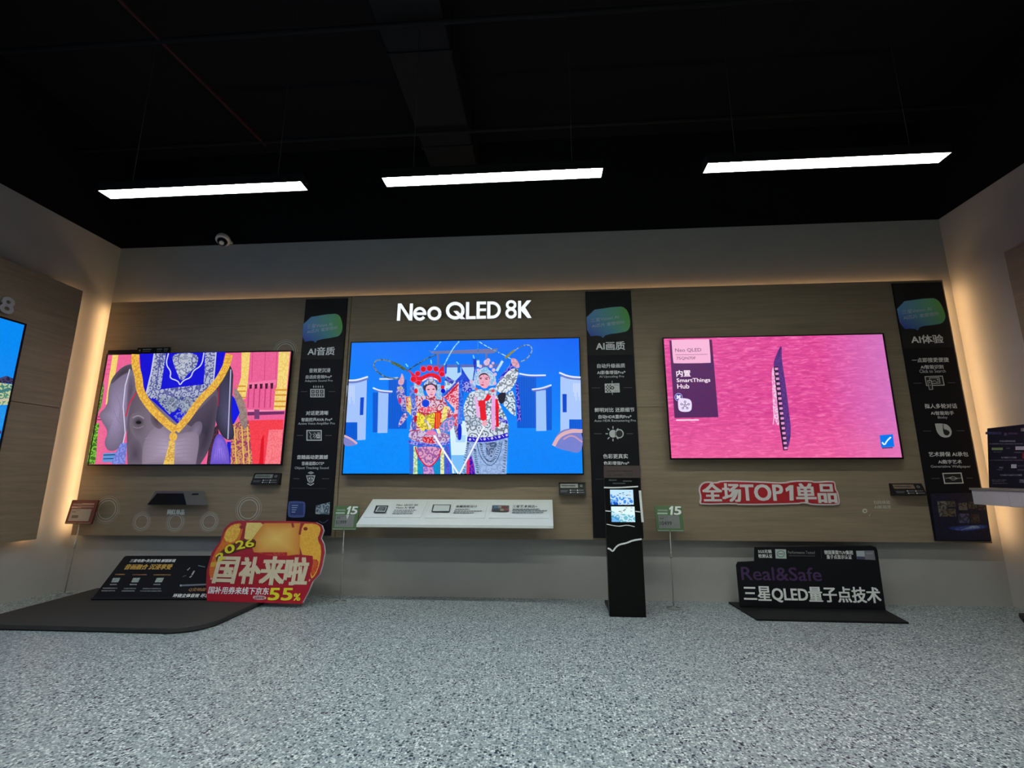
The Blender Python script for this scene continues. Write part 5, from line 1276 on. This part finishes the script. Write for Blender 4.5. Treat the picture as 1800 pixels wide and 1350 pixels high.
for i, (q, tint) in enumerate((([(188, 276), (372, 272), (376, 390), (195, 395)], 0), ([(197, 408), (384, 405), (388, 526), (204, 531)], 1))):
    P = [tp(*k) for k in q]
    bx0 = (P[0][0] + P[3][0]) / 2; bx1 = (P[1][0] + P[2][0]) / 2; bz1 = (P[0][1] + P[1][1]) / 2; bz0 = (P[2][1] + P[3][1]) / 2
    slab('small_screen', FT, rect(bx0 - .004, bz0 - .004, bx1 + .004, bz1 + .004), .0003, .004, M_BLACK, t)
    a = Art(FT, .0045)
    w, hh = bx1 - bx0, bz1 - bz0
    a.raw(rect(bx0, bz0, bx1, bz1), c(196, 232, 255) if not tint else c(226, 250, 250))
    a.raw([(bx0, bz0), (bx1, bz0), (bx1, bz0 + .42 * hh), (bx0 + .6 * w, bz0 + .5 * hh), (bx0 + .3 * w, bz0 + .55 * hh), (bx0, bz0 + .72 * hh)], c(60, 140, 236) if not tint else c(110, 190, 206), c(214, 240, 255), .9)
    a.raw([(bx0, bz0), (bx0 + .35 * w, bz0), (bx0 + .3 * w, bz0 + .3 * hh), (bx0, bz0 + .4 * hh)], c(20, 80, 190) if not tint else c(70, 150, 196), c(120, 190, 250), .8)
    for k in range(9):
        xx, zz = bx0 + w * random.uniform(.25, .95), bz0 + hh * random.uniform(.62, .93)
        a.raw(ell(xx, zz, .05 * w, .025 * hh, 8), c(40, 60, 90) if k % 2 else c(180, 170, 160))
    a.build('screen_picture', M_PIC, t)
M_REFLINE = plain('painted_reflection', (.80, .82, .80, 1), .4)  # lamp reflections in the glossy body, drawn as white ribbons
def reflection_ribbon(pts, w, nm='reflection_line'):
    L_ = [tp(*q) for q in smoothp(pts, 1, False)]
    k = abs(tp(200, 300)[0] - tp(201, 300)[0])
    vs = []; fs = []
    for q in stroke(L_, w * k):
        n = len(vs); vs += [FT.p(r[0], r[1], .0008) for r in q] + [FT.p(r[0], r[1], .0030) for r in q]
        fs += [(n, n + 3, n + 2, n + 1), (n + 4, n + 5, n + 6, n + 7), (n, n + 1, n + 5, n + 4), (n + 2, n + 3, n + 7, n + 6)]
    mesh(nm, vs, fs, M_REFLINE, t)
reflection_ribbon([(142, 256), (230, 258), (320, 254), (412, 248)], 11)
reflection_ribbon([(152, 440), (200, 445)], 8); reflection_ribbon([(388, 444), (430, 450)], 8)
reflection_ribbon([(162, 546), (230, 560), (275, 562), (325, 552), (385, 566)], 6)
reflection_ribbon([(172, 736), (192, 744), (212, 764), (236, 726), (266, 706), (320, 696), (370, 674), (440, 664)], 12)
reflection_ribbon([(426, 280), (436, 400), (448, 530)], 18, 'reflection_side_strip')

# ------------------------------------------------------------------ right black board on a floor base
t = thing('certificate_board', (2.13, -.2, 0), 'black two-tier board on a floor base reading 三星QLED量子点技术', 'sign board')
bp_ = [(1.636, .03), (1.655, -.395), (2.575, -.40), (2.64, -.06), (2.62, .03)]
bevel(slab('base_plate', FZ, bp_, 0, .012, M_BLACK, t), .002)
fc = Frame((0, -.105, .012), (1, 0, 0), (0, .03, 1))
g = crop(1200, 800, 4.286)
bo = [(440, 1178), (408, 830), (420, 806), (545, 800), (548, 694), (1425, 683), (1455, 692), (1468, 715), (1530, 1165), (1522, 1188)]
bl_ = [fc.l(*g(*q)) for q in bo]
bl_[0] = (bl_[0][0], .001); bl_[-1] = (bl_[-1][0], .001)
bevel(slab('upright_board', fc, bl_, -.02, 0, M_BOARD, t), .002)
for s, u0, u1, v0, v1, mt, bd in (('三星QLED量子点技术', 462, 1488, 990, 1112, M_INKW, .03), ('Real&Safe', 442, 1042, 845, 945, plain('violet_ink', (.055, .020, .085, 1), .5), .02), ('SGS无镉', 568, 668, 712, 738, M_INKW, .015), ('检测认证', 570, 674, 745, 774, M_INKW, .015), ('Performance Tested', 792, 994, 722, 744, plain('dim_ink', (.22, .21, .20, 1), .6), .015), ('德国莱茵TUV集团', 1066, 1280, 718, 748, M_INKW, .015), ('量子点显示认证', 1084, 1272, 752, 782, M_INKW, .015)):
    um, vm = (u0 + u1) / 2, (v0 + v1) / 2
    A0 = fc.l(*g(u0, vm)); A1 = fc.l(*g(u1, vm)); B0 = fc.l(*g(um, v1)); B1 = fc.l(*g(um, v0))
    text3('lettering', s, fc, (A0[0], B0[1]), (A1[0], B0[1]), (A0[0], B1[1]), .0012, mt, t, bd, 3)
a = Art(fc, .0008, g)
a.add([(696, 708), (778, 710), (782, 780), (700, 778)], c(176, 186, 178)); a.add(ell(739, 744, 30, 27), c(110, 140, 132)); a.add(ell(739, 744, 22, 19), c(190, 198, 192)); a.line([(722, 744), (756, 744)], 8, c(96, 120, 116))
a.line([(798, 758), (996, 760)], 5, c(80, 78, 76)); a.line([(1042, 715), (1046, 780)], 3, c(66, 50, 46))
a.add([(1304, 720), (1440, 718), (1452, 790), (1312, 784)], c(116, 114, 122)); a.add([(1306, 722), (1366, 721), (1372, 764), (1312, 762)], c(176, 182, 190)); a.add([(1312, 764), (1372, 766), (1374, 786), (1314, 784)], c(64, 66, 96)); a.line([(1382, 740), (1434, 740)], 12, c(140, 138, 142))
a.line([(1190, 1161), (1500, 1168)], 3, c(50, 48, 48))
a.build('printed_marks', M_PRINT, t)

# ------------------------------------------------------------------ right wall shelf, board and base
t = thing('wall_shelf', (3.39, -1.2, .715), 'grey box shelf on the right wall at the edge of view', 'shelf')
M_SHELF = plain('shelf_grey', (.46, .44, .46, 1), .5, noise=.05)
bevel(box('shelf_box', 3.24, 3.538, -2.2, -.475, .718, .815, M_SHELF, t), .003)
mesh('shelf_nose', [(3.24, -.475, .718), (3.24, -.475, .815), (3.538, -.475, .815), (3.538, -.475, .718), (3.24, -.215, .722), (3.24, -.215, .815), (3.612, -.215, .815), (3.612, -.215, .722)],
     [(0, 1, 2, 3), (7, 6, 5, 4), (0, 4, 5, 1), (1, 5, 6, 2), (2, 6, 7, 3), (3, 7, 4, 0)], M_SHELF, t)
box('shelf_top', 3.232, 3.536, -2.2, -.207, .816, .830, plain('shelf_edge', (.20, .185, .165, 1), .5), t)
t = thing('shelf_board', (3.38, -.6, .831), 'dark navy spec board standing on the grey shelf at the right edge', 'sign board')
fr_ = Frame((3.365, -.205, .832), (0, -1, 0), (.08, .0, 1))
slab('board', fr_, [(.0, 0), (1.0, 0), (1.0, .405), (.035, .405)], -.014, 0, plain('navy_black', (.009, .010, .019, 1), .6, spec=.2), t)
g = crop(1720, 740, 10.39)
a = Art(fr_, .0010, g)
GY = c(104, 106, 116)
for u0, u1, v, w, q in ((130, 420, 222, 46, c(52, 52, 90)), (470, 525, 240, 50, c(90, 84, 110)), (550, 720, 228, 34, c(66, 52, 76)), (780, 900, 160, 60, c(150, 152, 150)), (390, 680, 368, 30, GY), (195, 820, 418, 20, c(84, 86, 92)), (510, 575, 500, 18, GY), (420, 700, 668, 30, GY), (210, 830, 716, 18, c(76, 76, 80)), (380, 460, 852, 30, GY), (335, 440, 892, 14, GY), (720, 900, 820, 12, GY), (720, 900, 895, 10, GY), (400, 800, 988, 30, GY), (250, 520, 1080, 18, c(84, 84, 88)), (260, 480, 1106, 14, c(84, 84, 88)), (260, 540, 1140, 18, c(84, 84, 88)), (755, 900, 1100, 60, GY), (280, 440, 566, 14, c(70, 76, 90)), (660, 790, 575, 16, GY)):
    a.line([(u0, v), (u1, v)], w, q, c(30, 30, 44), .6)
a.add(rect(250, 488, 455, 532), c(120, 136, 88)); a.add(rect(685, 465, 900, 530), c(170, 168, 176)); a.add(rect(810, 570, 900, 690), c(120, 16, 26)); a.add(rect(608, 792, 706, 862), c(176, 180, 184))
a.build('printed_marks', M_PRINT, t)
t = thing('stand_base', (3.47, -.35, 0), 'black floor base of a display at the lower right edge of view', 'base')
bevel(slab('plate', FZ, [(3.40, -.20), (3.59, -.20), (3.59, -.75), (3.30, -.75), (3.30, -.34)], 0, .03, M_BLACK, t), .004)
bevel(box('upright', 3.44, 3.50, -.72, -.60, .03, .715, M_BLACK, t), .003)
